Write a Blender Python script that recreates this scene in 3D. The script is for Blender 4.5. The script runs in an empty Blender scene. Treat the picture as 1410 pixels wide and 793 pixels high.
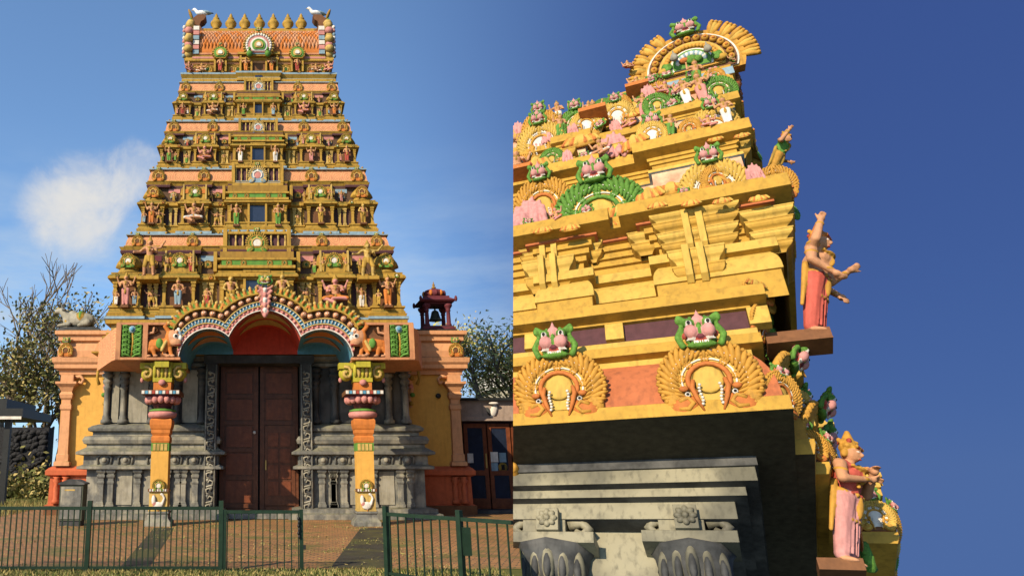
import bpy, bmesh, math, random
import numpy as np
from mathutils import Vector, Matrix
random.seed(7)
SC = bpy.context.scene
COL = SC.collection
# ---------------------------------------------------------------- camera
FPX, CX, CY, EYE = 1000.0, 372.0, 396.5, 1.6
PITCH = math.atan(.2435)
cam = bpy.data.cameras.new('camera')
cam_o = bpy.data.objects.new('camera', cam); COL.objects.link(cam_o)
cam.sensor_width = 36; cam.lens = 36 * FPX / 1410; cam.shift_x = (705 - CX) / 1410
cam.clip_end = 3000
cam_o.location = (0, 0, EYE); cam_o.rotation_euler = (math.pi / 2 + PITCH, 0, 0)
SC.camera = cam_o
# ---------------------------------------------------------------- sky and sun
SUN_AZ, SUN_EL = math.radians(44), math.radians(32)      # left of and behind the viewer, low
TO_SUN = Vector((-math.sin(SUN_AZ) * math.cos(SUN_EL), -math.cos(SUN_AZ) * math.cos(SUN_EL), math.sin(SUN_EL)))
w = bpy.data.worlds.new('World'); SC.world = w; w.use_nodes = True
N = w.node_tree.nodes; L = w.node_tree.links; N.clear()
def nd(t, **k):
    n = N.new(t)
    for a, b in k.items(): setattr(n, a, b)
    return n
def mth(op, a, b=None, c=None, clamp=False):
    n = nd('ShaderNodeMath', operation=op, use_clamp=clamp)
    for i, x in enumerate((a, b, c)):
        if x is None: continue
        if isinstance(x, (int, float)): n.inputs[i].default_value = x
        else: L.new(x, n.inputs[i])
    return n.outputs[0]
def mixc(f, a, b, mode='MIX'):
    n = nd('ShaderNodeMix', data_type='RGBA', blend_type=mode)
    for i, x in ((0, f), (6, a), (7, b)):
        if isinstance(x, (int, float)): n.inputs[i].default_value = x
        elif isinstance(x, tuple): n.inputs[i].default_value = (*x, 1)
        else: L.new(x, n.inputs[i])
    return n.outputs[2]
tc = nd('ShaderNodeTexCoord'); sp = nd('ShaderNodeSeparateXYZ'); L.new(tc.outputs['Generated'], sp.inputs[0])
sx_, sy_, sz_ = sp.outputs
cb = nd('ShaderNodeCombineXYZ'); L.new(sx_, cb.inputs[0]); L.new(sy_, cb.inputs[1])
L.new(mth('MULTIPLY_ADD', mth('MAXIMUM', sz_, 0.0), 1.05, .10), cb.inputs[2])
sky = nd('ShaderNodeTexSky', sky_type='NISHITA', sun_disc=False)
sky.sun_elevation = SUN_EL; sky.sun_rotation = math.pi + SUN_AZ
sky.air_density = 1.2; sky.dust_density = .6; sky.ozone_density = 2.5
L.new(cb.outputs[0], sky.inputs[0])
# the polarised deep blue of the sky away from the sun
az = mth('ADD', mth('MULTIPLY', sx_, .9), mth('MULTIPLY', sy_, .1))
rmp = nd('ShaderNodeMapRange', interpolation_type='SMOOTHSTEP'); L.new(az, rmp.inputs[0])
rmp.inputs[1].default_value = .12; rmp.inputs[2].default_value = .55
skyc = mixc(1.0, sky.outputs[0], (2.5, 2.9, 3.2), 'MULTIPLY')
dz_ = nd('ShaderNodeMapRange', interpolation_type='SMOOTHSTEP'); L.new(sz_, dz_.inputs[0]); dz_.inputs[1].default_value = -.1; dz_.inputs[2].default_value = .5
deep = mixc(dz_.outputs[0], (.64, 1.46, 4.6), (.55, 1.16, 3.95))
skyc = mixc(mth('MULTIPLY', rmp.outputs[0], .97), skyc, deep)
# thin cirrus low on the left, one cumulus
mp = nd('ShaderNodeMapping'); L.new(tc.outputs['Generated'], mp.inputs[0])
mp.inputs['Scale'].default_value = (2.2, 1.5, 9.0)
mp.inputs['Rotation'].default_value = (0, .12, 0)
n1 = nd('ShaderNodeTexNoise'); L.new(mp.outputs[0], n1.inputs[0]); n1.inputs['Scale'].default_value = 2.2; n1.inputs['Detail'].default_value = 7; n1.inputs['Roughness'].default_value = .6
r1 = nd('ShaderNodeMapRange'); L.new(n1.outputs[0], r1.inputs[0]); r1.inputs[1].default_value = .38; r1.inputs[2].default_value = .66
low = nd('ShaderNodeMapRange', interpolation_type='SMOOTHSTEP'); L.new(sz_, low.inputs[0])
low.inputs[1].default_value = .44; low.inputs[2].default_value = .14
notr = mth('SUBTRACT', 1.0, rmp.outputs[0])
skyc = mixc(mth('MULTIPLY', mth('MULTIPLY', r1.outputs[0], low.outputs[0]), mth('MULTIPLY', notr, .95)), skyc, (7.6, 9.3, 11.2))
n2 = nd('ShaderNodeTexNoise'); L.new(tc.outputs['Generated'], n2.inputs[0]); n2.inputs['Scale'].default_value = 11; n2.inputs['Detail'].default_value = 12; n2.inputs['Roughness'].default_value = .62; n2.inputs['Distortion'].default_value = .4
def ray(u, v):
    a = (u - CX) / FPX; b = (CY - v) / FPX
    return Vector((a, math.cos(PITCH) - b * math.sin(PITCH), math.sin(PITCH) + b * math.cos(PITCH)))
for (cu, cv, rad, st) in ((120, 275, .105, 1.0), (70, 290, .085, .8), (190, 240, .07, .75), (110, 320, .08, .6)):
    c = ray(cu, cv).normalized()
    d = nd('ShaderNodeVectorMath', operation='DISTANCE'); L.new(tc.outputs['Generated'], d.inputs[0]); d.inputs[1].default_value = c
    m = nd('ShaderNodeMapRange', interpolation_type='SMOOTHSTEP'); L.new(d.outputs['Value'], m.inputs[0])
    m.inputs[1].default_value = rad; m.inputs[2].default_value = 0.0
    s = mth('ADD', mth('MULTIPLY', m.outputs[0], .60), mth('MULTIPLY', n2.outputs[0], 1.25))
    r = nd('ShaderNodeMapRange', interpolation_type='SMOOTHSTEP'); L.new(s, r.inputs[0]); r.inputs[1].default_value = .72; r.inputs[2].default_value = 1.38
    f = mth('MULTIPLY', mth('MULTIPLY', r.outputs[0], mth('MULTIPLY', m.outputs[0], 3.0, clamp=True)), st)
    skyc = mixc(f, skyc, (11.2, 11.0, 10.6))
gr_ = nd('ShaderNodeMapRange', interpolation_type='SMOOTHSTEP'); L.new(sz_, gr_.inputs[0]); gr_.inputs[1].default_value = -.17; gr_.inputs[2].default_value = -.45
skyc = mixc(gr_.outputs[0], skyc, (.55, .48, .36))      # unseen dark earth tone below view, added to dim the cornice undersides
bg = nd('ShaderNodeBackground'); bg.inputs[1].default_value = .0475; L.new(skyc, bg.inputs[0])
wo = nd('ShaderNodeOutputWorld'); L.new(bg.outputs[0], wo.inputs[0])
sun = bpy.data.lights.new('sun', 'SUN'); sun.energy = 4.6; sun.angle = math.radians(.5); sun.color = (1, .83, .60)
sun_o = bpy.data.objects.new('sun', sun); COL.objects.link(sun_o)
sun_o.rotation_euler = TO_SUN.to_track_quat('Z', 'Y').to_euler(); sun_o.location = TO_SUN * 80
vs = SC.view_settings; vs.view_transform = 'Standard'; vs.look = 'None'; vs.exposure = 0.55; vs.gamma = 1
vs.use_curve_mapping = False
SC.cycles.max_bounces = 6
# ---------------------------------------------------------------- geometry of the view (used to measure the place)
def at(u, v, Y):
    r = ray(u, v); return Vector((0, 0, EYE)) + r * (Y / r.y)
def Zv(v, Y): return at(CX, v, Y).z
def Xu(u, v, Y): return at(u, v, Y).x
# ---------------------------------------------------------------- materials
MATS = {}
def paint(name, col, var=.25, rough=.72, moss=0.0, dirt=.4, bump=.15, scale=6.0, second=None, spec=.2, bevel=0.0):
    if name in MATS: return MATS[name]
    m = bpy.data.materials.new(name); m.use_nodes = True
    nt = m.node_tree; n = nt.nodes; l = nt.links
    b = n['Principled BSDF']; b.inputs['Roughness'].default_value = rough
    b.inputs['Specular IOR Level'].default_value = spec
    def N_(t, **k):
        x = n.new(t)
        for a_, b_ in k.items(): setattr(x, a_, b_)
        return x
    def mix(f, a_, b_, mode='MIX'):
        x = N_('ShaderNodeMix', data_type='RGBA', blend_type=mode)
        for i, y in ((0, f), (6, a_), (7, b_)):
            if isinstance(y, (int, float)): x.inputs[i].default_value = y
            elif isinstance(y, tuple): x.inputs[i].default_value = (*y, 1)
            else: l.new(y, x.inputs[i])
        return x.outputs[2]
    geo = N_('ShaderNodeNewGeometry'); oi = N_('ShaderNodeObjectInfo')
    no = N_('ShaderNodeTexNoise'); l.new(geo.outputs['Position'], no.inputs[0])
    no.inputs['Scale'].default_value = scale; no.inputs['Detail'].default_value = 6; no.inputs['Roughness'].default_value = .65
    no2 = N_('ShaderNodeTexNoise'); l.new(geo.outputs['Position'], no2.inputs[0])
    no2.inputs['Scale'].default_value = scale * .23; no2.inputs['Detail'].default_value = 4
    def rng(sock, a_, b_, c_=0, d_=1):
        x = N_('ShaderNodeMapRange'); l.new(sock, x.inputs[0])
        for i, y in zip((1, 2, 3, 4), (a_, b_, c_, d_)): x.inputs[i].default_value = y
        return x.outputs[0]
    c = tuple(col)
    dk = tuple(x * (1 - var) for x in c); lt = tuple(min(.9, x * (1 + var * .6)) for x in c)
    out = mix(rng(no.outputs[0], .3, .7), dk, lt)
    if second: out = mix(rng(no2.outputs[0], .47, .60), out, tuple(second))
    out = mix(rng(oi.outputs['Random'], 0, 1, 0, .35), out, tuple(x * .72 for x in c))
    if dirt:   # streaks of grime
        mp_ = N_('ShaderNodeMapping'); l.new(geo.outputs['Position'], mp_.inputs[0]); mp_.inputs['Scale'].default_value = (7, 7, 1.1)
        no3 = N_('ShaderNodeTexNoise'); l.new(mp_.outputs[0], no3.inputs[0]); no3.inputs['Scale'].default_value = 1.4; no3.inputs['Detail'].default_value = 5
        x = N_('ShaderNodeMath', operation='MULTIPLY'); l.new(rng(no3.outputs[0], .50, .72), x.inputs[0]); x.inputs[1].default_value = dirt
        out = mix(x.outputs[0], out, tuple(y * .35 + .008 for y in c))
    if moss:   # moss and algae grow on ledges, facing up
        sp_ = N_('ShaderNodeSeparateXYZ'); l.new(geo.outputs['Normal'], sp_.inputs[0])
        x = N_('ShaderNodeMath', operation='MULTIPLY'); l.new(rng(sp_.outputs[2], .25, .8), x.inputs[0]); l.new(rng(no2.outputs[0], .38, .6, 0, moss), x.inputs[1])
        out = mix(x.outputs[0], out, (.075, .085, .018))
        y = N_('ShaderNodeMath', operation='MULTIPLY'); l.new(rng(no.outputs[0], .58, .72), y.inputs[0]); y.inputs[1].default_value = moss * .5
        out = mix(y.outputs[0], out, (.10, .10, .015))
    l.new(out, b.inputs['Base Color'])
    if bump:
        bm_ = N_('ShaderNodeBump'); l.new(no.outputs[0], bm_.inputs['Height']); bm_.inputs['Strength'].default_value = bump; bm_.inputs['Distance'].default_value = .03
        l.new(bm_.outputs[0], b.inputs['Normal'])
        if bevel:
            bv = N_('ShaderNodeBevel', samples=4); bv.inputs['Radius'].default_value = bevel; l.new(bv.outputs[0], bm_.inputs['Normal'])
    MATS[name] = m; return m
P = {}
def reg(k, *a, **kw): P[k] = paint(k, *a, **kw)
reg('gold', (.40, .24, .04), moss=.95, dirt=.75, bevel=.018)
reg('gold_pale', (.50, .34, .10), moss=.5, dirt=.7)
reg('gold_dark', (.30, .17, .03), moss=.4, dirt=.5)
reg('salmon', (.48, .21, .10), moss=.2, dirt=.6, second=(.50, .25, .11), bevel=.018)
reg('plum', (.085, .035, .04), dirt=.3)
reg('recess', (.10, .055, .03), dirt=.3)  # brown wall, darkened further to put recess shade into its colour
reg('green', (.10, .24, .04), moss=.2)
reg('green_dark', (.035, .10, .02))
reg('pink', (.52, .22, .19), dirt=.3)
reg('orange', (.52, .17, .035), dirt=.3)
reg('red', (.34, .06, .04), dirt=.3)
reg('vault_red', (.50, .06, .035), dirt=.3)
reg('olive_gold', (.40, .35, .035), dirt=.5)
reg('blue', (.09, .27, .40), dirt=.3)
reg('blue_pale', (.22, .32, .38), dirt=.4)
reg('white', (.66, .62, .55), dirt=.4)
reg('skin', (.50, .25, .13), dirt=.35)
reg('brown', (.16, .07, .03), dirt=.3)
reg('black', (.012, .012, .012), dirt=0)
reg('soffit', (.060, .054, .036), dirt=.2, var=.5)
reg('stone', (.15, .15, .135), moss=.35, dirt=.6, second=(.30, .28, .22), var=.35, bump=.3, scale=9, bevel=.018)
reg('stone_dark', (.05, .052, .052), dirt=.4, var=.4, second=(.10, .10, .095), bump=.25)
reg('stone_pale', (.28, .26, .20), moss=.2, dirt=.5, second=(.34, .32, .26), var=.3, bump=.25)
reg('wood', (.12, .042, .018), dirt=.5, rough=.45, var=.4)
reg('wood_red', (.17, .05, .02), dirt=.4, rough=.45, var=.4)
reg('glass', (.018, .026, .05), dirt=0, rough=.08, bump=0, spec=.6)
reg('wall_yellow', (.62, .34, .07), dirt=.2, var=.12, bump=.2)
reg('wall_orange', (.62, .31, .15), dirt=.35, var=.18, moss=.5)
reg('plinth_red', (.48, .115, .045), dirt=.35, var=.2)
reg('metal_green', (.014, .032, .018), dirt=.4, rough=.4, var=.35)
reg('metal_dark', (.022, .024, .024), dirt=.3, rough=.45)
reg('bronze', (.03, .045, .035), dirt=.3, rough=.4)
reg('maroon', (.13, .03, .04), dirt=.4, var=.35)
reg('metal_box', (.075, .085, .06), dirt=.4)
reg('bird', (.75, .75, .73), dirt=0, var=.05)
# right hand tower: freshly painted
reg('r_gold', (.45, .265, .042), dirt=.45, var=.22, bump=.1, scale=3, bevel=.025)
reg('r_gold_pale', (.52, .34, .07), dirt=.45, var=.22, bump=.1, scale=3, bevel=.025)
reg('r_terra', (.42, .13, .05), dirt=.5, var=.2, scale=3, bevel=.025)
reg('r_leaf', (.48, .25, .04), dirt=.55, var=.25, scale=9)
reg('r_ring', (.46, .15, .035), dirt=.3, var=.25, scale=9)
reg('r_green', (.10, .23, .035), dirt=.6, var=.5, scale=14, bump=.5)
reg('r_pink', (.52, .24, .22), dirt=.5, var=.2, scale=9)
reg('r_grey', (.12, .115, .085), dirt=.55, var=.18, scale=2.2, second=(.27, .25, .17), rough=.55, bevel=.025)
# ---------------------------------------------------------------- mesh collector
class MB:
    def __init__(s): s.v = []; s.f = []; s.m = []; s.sm = []
    def add(s, vs, fs, mat, smooth=False):
        o = len(s.v); s.v.extend([tuple(x) for x in vs])
        for f in fs: s.f.append(tuple(i + o for i in f)); s.m.append(mat); s.sm.append(smooth)
    def box(s, x0, x1, y0, y1, z0, z1, mat, M=None):
        vs = [Vector((x, y, z)) for z in (z0, z1) for y in (y0, y1) for x in (x0, x1)]
        if M: vs = [M @ q for q in vs]
        s.add(vs, [(0, 2, 3, 1), (4, 5, 7, 6), (0, 1, 5, 4), (2, 6, 7, 3), (0, 4, 6, 2), (1, 3, 7, 5)], mat)
    def ell(s, c, r, mat, seg=10, rings=6, rot=None):
        c = Vector(c); vs = []
        R = rot or Matrix.Identity(3)
        for i in range(rings + 1):
            t = math.pi * i / rings
            for j in range(seg):
                a = 2 * math.pi * j / seg
                vs.append(c + R @ Vector((r[0] * math.sin(t) * math.cos(a), r[1] * math.sin(t) * math.sin(a), r[2] * math.cos(t))))
        fs = [(i * seg + j, (i + 1) * seg + j, (i + 1) * seg + (j + 1) % seg, i * seg + (j + 1) % seg) for i in range(rings) for j in range(seg)]
        s.add(vs, fs, mat, True)
    def tube(s, pts, rad, mat, seg=8, closed=False, cap=True):
        pts = [Vector(q) for q in pts]; n = len(pts)
        if isinstance(rad, (int, float)): rad = [rad] * n
        vs = []; up = None
        for i, q in enumerate(pts):
            d = (pts[(i + 1) % n if closed else min(i + 1, n - 1)] - pts[(i - 1) if (closed or i) else 0])
            if d.length < 1e-9: d = Vector((0, 0, 1))
            d.normalize()
            if up is None: up = d.orthogonal().normalized()
            up = (up - d * up.dot(d))
            if up.length < 1e-6: up = d.orthogonal()
            up.normalize(); sd = d.cross(up)
            for j in range(seg):
                a = 2 * math.pi * j / seg; vs.append(q + (up * math.cos(a) + sd * math.sin(a)) * rad[i])
        fs = []
        for i in range(n if closed else n - 1):
            k = (i + 1) % n
            for j in range(seg): fs.append((i * seg + j, i * seg + (j + 1) % seg, k * seg + (j + 1) % seg, k * seg + j))
        if cap and not closed: fs += [tuple(reversed(range(seg))), tuple(range((n - 1) * seg, n * seg))]
        s.add(vs, fs, mat, True)
    def lathe(s, prof, mat, seg=16, c=(0, 0, 0), sq=False):
        vs = []
        for (r, z) in prof:
            for j in range(seg):
                a = 2 * math.pi * (j + (.5 if sq else 0)) / seg; k = r / math.cos(math.pi / 4) if sq else r
                vs.append((c[0] + k * math.cos(a), c[1] + k * math.sin(a), c[2] + z))
        n = len(prof)
        fs = [(i * seg + j, i * seg + (j + 1) % seg, (i + 1) * seg + (j + 1) % seg, (i + 1) * seg + j) for i in range(n - 1) for j in range(seg)]
        fs += [tuple(reversed(range(seg))), tuple(range((n - 1) * seg, n * seg))]
        s.add(vs, fs, mat, not sq)
    def prism(s, pts, y0, y1, mat):      # outline in x,z pushed from y0 to y1
        n = len(pts); vs = [(x, y0, z) for x, z in pts] + [(x, y1, z) for x, z in pts]
        fs = [tuple(range(n)), tuple(reversed(range(n, 2 * n)))] + [(i, i + n, (i + 1) % n + n, (i + 1) % n) for i in range(n)]
        s.add(vs, fs, mat)
    def strip(s, A, B, mat, smooth=False):
        n = len(A); s.add(list(A) + list(B), [(i, i + 1, n + i + 1, n + i) for i in range(n - 1)], mat, smooth)
    def mesh(s, name):
        me = bpy.data.meshes.new(name); me.from_pydata(s.v, [], s.f)
        slots = []
        for k in s.m:
            if k not in slots: slots.append(k)
        for k in slots: me.materials.append(P[k])
        ix = {k: i for i, k in enumerate(slots)}
        me.polygons.foreach_set('material_index', [ix[k] for k in s.m])
        me.polygons.foreach_set('use_smooth', s.sm)
        me.update(); return me
WM = {}
def put(name, me, parent=None, M=None):
    M = M or Matrix.Identity(4)
    o = bpy.data.objects.new(name, me); COL.objects.link(o)
    if parent:
        o.parent = parent; o.matrix_parent_inverse = WM[parent.name].inverted()
    o.matrix_basis = M; WM[o.name] = M
    return o
def thing(name, label, cat, loc, group=None, M=None):
    o = put(name, None, None, M or Matrix.Translation(loc)); o.empty_display_size = .2
    return tag(o, label, cat, group)
def tag(o, label, cat, group=None):
    o['label'] = label; o['category'] = cat
    if group: o['group'] = group
    return o
UB = {}
def ubox(mat):
    if mat not in UB:
        b = MB(); b.box(-.5, .5, -.5, .5, -.5, .5, mat); UB[mat] = b.mesh('block_' + mat)
    return UB[mat]
def TS(c, s, rz=0.0): return Matrix.Translation(c) @ Matrix.Rotation(rz, 4, 'Z') @ Matrix.Diagonal((s[0], s[1], s[2], 1))
def block(name, x0, x1, y0, y1, z0, z1, mat, parent, BM=None):
    M = TS(((x0 + x1) / 2, (y0 + y1) / 2, (z0 + z1) / 2), (x1 - x0, y1 - y0, z1 - z0))
    return put(name, ubox(mat), parent, BM @ M if BM else M)
def moulding(plan, prof, mat, closed=False, mb=None):
    """sweep a profile of (offset, z) along a plan polyline; outward is right of travel"""
    mb = mb or MB(); n = len(plan); nrm = []
    segs = []
    for i in range(n if closed else n - 1):
        d = Vector(plan[(i + 1) % n]) - Vector(plan[i]); d.normalize(); segs.append(Vector((d.y, -d.x)))
    for i in range(n):
        a = segs[i - 1] if (i or closed) else segs[0]; b = segs[i % len(segs)] if (i < n - 1 or closed) else segs[-1]
        q = a + b; nrm.append(q * (1.0 / max(.3, 1 + a.dot(b))))
    mats = mat if isinstance(mat, list) else [mat] * (len(prof) - 1)
    for k in range(len(prof) - 1):
        (o0, z0), (o1, z1) = prof[k], prof[k + 1]
        vs = [(plan[i][0] + nrm[i].x * o0, plan[i][1] + nrm[i].y * o0, z0) for i in range(n)] + [(plan[i][0] + nrm[i].x * o1, plan[i][1] + nrm[i].y * o1, z1) for i in range(n)]
        fs = [(i, (i + 1) % n, n + (i + 1) % n, n + i) for i in range(n if closed else n - 1)]
        mb.add(vs, fs, mats[k])
    return mb
def blob(name, prims, voxel, smooth=2):
    """one continuous sculpted surface grown from overlapping solids, coloured by the nearest solid"""
    b = MB()
    for q in prims:
        if q[0] == 'e': b.ell(q[1], q[2], 'white', 12, 8, q[4] if len(q) > 4 else None)
        else:
            p0, p1, r0, r1 = Vector(q[1]), Vector(q[2]), q[3], q[4]
            d = (p1 - p0); L_ = max(d.length, 1e-6); d = d / L_
            pts = [p0 - d * r0 * .95, p0 - d * r0 * .6, p0, p1, p1 + d * r1 * .6, p1 + d * r1 * .95]
            b.tube(pts, [r0 * .3, r0 * .8, r0, r1, r1 * .8, r1 * .3], 'white', 10)
    me = b.mesh('tmp'); o = bpy.data.objects.new('tmp', me); COL.objects.link(o)
    md = o.modifiers.new('r', 'REMESH'); md.mode = 'VOXEL'; md.voxel_size = voxel
    if smooth:
        sm = o.modifiers.new('s', 'SMOOTH'); sm.iterations = smooth; sm.factor = .5
    dg = bpy.context.evaluated_depsgraph_get(); dg.update()
    r = bpy.data.meshes.new_from_object(o.evaluated_get(dg)); r.name = name
    bpy.data.objects.remove(o); bpy.data.meshes.remove(me)
    n = len(r.polygons); cen = np.zeros(n * 3); r.polygons.foreach_get('center', cen); cen = cen.reshape(-1, 3)
    best = np.full(n, 1e9); idx = np.zeros(n, int); slots = []
    for q in prims:
        mt = q[3] if q[0] == 'e' else q[5]
        if mt not in slots: slots.append(mt)
        if q[0] == 'e':
            R = np.array(q[4]) if len(q) > 4 else np.eye(3)
            loc = (cen - np.array(q[1])) @ R; rr = np.array(q[2])
            d = (np.linalg.norm(loc / rr, axis=1) - 1) * rr.min()
        else:
            p0 = np.array(q[1], float); p1 = np.array(q[2], float); ax = p1 - p0
            t = np.clip(((cen - p0) @ ax) / max(ax @ ax, 1e-12), 0, 1)
            d = np.linalg.norm(cen - p0 - t[:, None] * ax, axis=1) - (q[3] + (q[4] - q[3]) * t)
        k = d < best; best[k] = d[k]; idx[k] = slots.index(mt)
    r.materials.clear()
    for k in slots: r.materials.append(P[k])
    r.polygons.foreach_set('material_index', idx.astype(np.int32)); r.polygons.foreach_set('use_smooth', np.ones(n, bool)); r.update()
    return r
def rotx(a): return Matrix.Rotation(a, 3, 'X')
def roty(a): return Matrix.Rotation(a, 3, 'Y')
def rotz(a): return Matrix.Rotation(a, 3, 'Z')
# ---------------------------------------------------------------- sculpted prototypes
def statue_mesh(name, skin, skirt, arms, top='skin', crown='gold', legs='skirt', voxel=.013, sash='gold', lean=0.0, fine=False):
    p = []
    hip = .47
    if legs == 'skirt':
        for s in (-1, 1):
            p += [('t', (s * .05, 0, .05), (s * .055, 0, .26), .042, .05, skirt), ('t', (s * .055, 0, .26), (s * .05, .0, hip), .05, .07, skirt),
                  ('e', (s * .055, -.035, .022), (.032, .062, .022), skin)]
        p += [('e', (0, .01, .28), (.075, .055, .22), skirt)]
    elif legs == 'stride':
        p += [('t', (-.10, -.03, .04), (-.10, -.08, .26), .035, .048, skin), ('t', (-.10, -.08, .26), (-.05, 0, hip), .052, .07, skirt),
              ('t', (.11, .02, .04), (.10, -.03, .25), .035, .048, skin), ('t', (.10, -.03, .25), (.05, 0, hip), .052, .07, skirt),
              ('e', (-.11, -.06, .022), (.034, .062, .022), skin), ('e', (.12, -.02, .022), (.034, .062, .022), skin)]
    else:   # seated cross legged
        hip = .16
        p += [('t', (-.06, 0, .12), (-.22, -.12, .08), .075, .055, skirt), ('t', (.06, 0, .12), (.22, -.12, .08), .075, .055, skirt),
              ('t', (-.22, -.12, .07), (.06, -.2, .06), .05, .035, skin), ('t', (.22, -.12, .07), (.02, -.2, -.04), .05, .035, skin), ('e', (.02, -.21, -.07), (.03, .05, .03), skin)]
    h = hip
    p += [('e', (0, 0, h), (.10, .075, .075), skirt), ('t', (-.085, -.005, h + .035), (.085, -.005, h + .035), .03, .03, sash), ('e', (0, -.07, h - .05), (.025, .02, .09), sash),
          ('t', (0, 0, h + .06), (0, 0, h + .18), .068, .085, top), ('t', (-.085, 0, h + .235), (.085, 0, h + .235), .048, .048, top), ('e', (0, -.035, h + .19), (.085, .055, .05), top),
          ('t', (0, 0, h + .25), (0, -.01, h + .31), .034, .032, skin), ('e', (0, -.015, h + .355), (.052, .06, .066), skin),
          ('e', (0, -.075, h + .35), (.011, .014, .018), skin), ('t', (0, .0, h + .40), (0, .01, h + .53), .057, .016, crown), ('t', (-.045, -.01, h + .405), (.045, -.01, h + .405), .024, .024, crown),
          ('e', (0, -.075, h + .235), (.06, .03, .02), sash), ('e', (0, -.07, h + .17), (.018, .035, .05), sash)]
    for s in (-1, 1): p += [('e', (s * .056, 0, h + .345), (.016, .02, .035), sash)]
    for (s, el, ha) in arms:
        sh = (s * .115, 0, h + .235); el = (s * el[0], el[1], h + el[2]); ha = (s * ha[0], ha[1], h + ha[2])
        d = (Vector(ha) - Vector(el)).normalized(); hc = Vector(ha) + d * .03
        p += [('t', sh, el, .04, .03, skin), ('t', el, ha, .031, .021, skin), ('e', tuple((Vector(sh) * .55 + Vector(el) * .45)), (.043, .043, .018), sash), ('e', tuple(Vector(el) * .15 + Vector(ha) * .85), (.029, .029, .014), sash)]
        if not fine: p += [('e', tuple(hc), (.026, .022, .034), skin)]
        else:
            o = d.orthogonal().normalized(); q = d.cross(o)
            p += [('e', tuple(hc), (.026, .024, .026), skin)]
            for k in range(4):
                a = Vector(hc) + q * (.011 * (k - 1.5)); b_ = a + d * (.035 + .006 * (1.5 - abs(k - 1.5))) + o * .004; c_ = b_ + d * .018 - o * .02
                p += [('t', tuple(a), tuple(b_), .0075, .007, skin), ('t', tuple(b_), tuple(c_), .007, .006, skin)]
            p += [('t', tuple(hc + q * .02), tuple(hc + q * .04 + d * .03), .009, .007, skin)]
    if fine:
        for s in (-1, 1): p += [('e', (s * .022, -.064, h + .366), (.012, .009, .007), 'white'), ('e', (s * .022, -.071, h + .366), (.003, .003, .004), 'black')]
        p += [('e', (0, -.069, h + .315), (.015, .008, .006), 'red')]
        for k in range(7):
            a = -1.1 + k * 2.2 / 6; p += [('e', (.085 * math.sin(a), -.045 - .035 * math.cos(a), h + .255 - .03 * math.cos(a)), (.012, .012, .012), sash)]
        for k in range(5): p += [('e', (-.04 + .02 * k, -.062, h + .405), (.009, .012, .016), 'red' if k % 2 else crown)]
        for k in range(10):
            a = -1.5 + 3.0 * k / 9; p += [('t', (.085 * math.sin(a), -.062 * math.cos(a), h - .02), (.085 * math.sin(a * .9), -.062 * math.cos(a), .07), .0085, .0065, skirt)]
        for k in range(9):
            a = -1.5 + 3.0 * k / 8; p += [('e', (.10 * math.sin(a), -.075 * math.cos(a), h + .03), (.014, .013, .016), sash if k % 2 else 'red'), ('e', (.082 * math.sin(a), -.068 * math.cos(a), h - .16), (.012, .012, .012), sash)]
        for k in range(5): p += [('e', (.0, -.088 + .002 * k, h + .22 - .022 * k), (.011, .010, .011), sash), ('e', (.05 * math.cos(k * 1.26), .01 + .05 * math.sin(k * 1.26), h + .45), (.014, .014, .02), 'red' if k % 2 else sash)]
        p += [('t', (.10, -.02, h + .25), (-.06, -.085, h + .08), .014, .012, sash), ('t', (.11, .03, h + .1), (.13, .03, .2), .022, .012, sash), ('t', (-.11, .03, h + .1), (-.13, .03, .2), .022, .012, sash)]
    return blob(name, p, voxel, 1 if fine else 2)
LOWER = [(-1, (.17, 0, .10), (.13, -.10, .05)), (1, (.17, 0, .10), (.13, -.10, .05))]
RAISED = [(-1, (.19, -.02, .16), (.20, -.07, .33)), (1, (.17, 0, .10), (.13, -.10, .05))]
FOUR = [(-1, (.19, .02, .18), (.24, 0, .34)), (1, (.19, .02, .18), (.24, 0, .34)), (-1, (.16, -.02, .11), (.12, -.12, .10)), (1, (.16, -.02, .11), (.12, -.12, .10))]
WIDE = [(-1, (.24, 0, .24), (.32, -.04, .36)), (1, (.22, 0, .14), (.32, -.05, .12)), (-1, (.16, -.02, .11), (.10, -.12, .14))]
ST = {}
for k, a in {
    'pink': ('skin', 'pink', FOUR), 'grey': ('skin', 'blue_pale', LOWER), 'green': ('skin', 'green', RAISED), 'red': ('skin', 'red', LOWER),
    'white': ('skin', 'white', RAISED), 'orange': ('skin', 'orange', FOUR), 'gold': ('gold_pale', 'gold', LOWER)}.items():
    ST[k] = statue_mesh('statue_' + k, *a)
ST['guard'] = statue_mesh('statue_guard', 'skin', 'gold', WIDE, legs='stride')
ST['guard_white'] = statue_mesh('statue_guard_white', 'gold_pale', 'gold', WIDE, legs='stride', top='gold_pale')
ST['seated'] = statue_mesh('statue_seated', 'skin', 'white', FOUR, legs='sit')
ST['seated_pink'] = statue_mesh('statue_seated_pink', 'pink', 'orange', FOUR, legs='sit')
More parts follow.
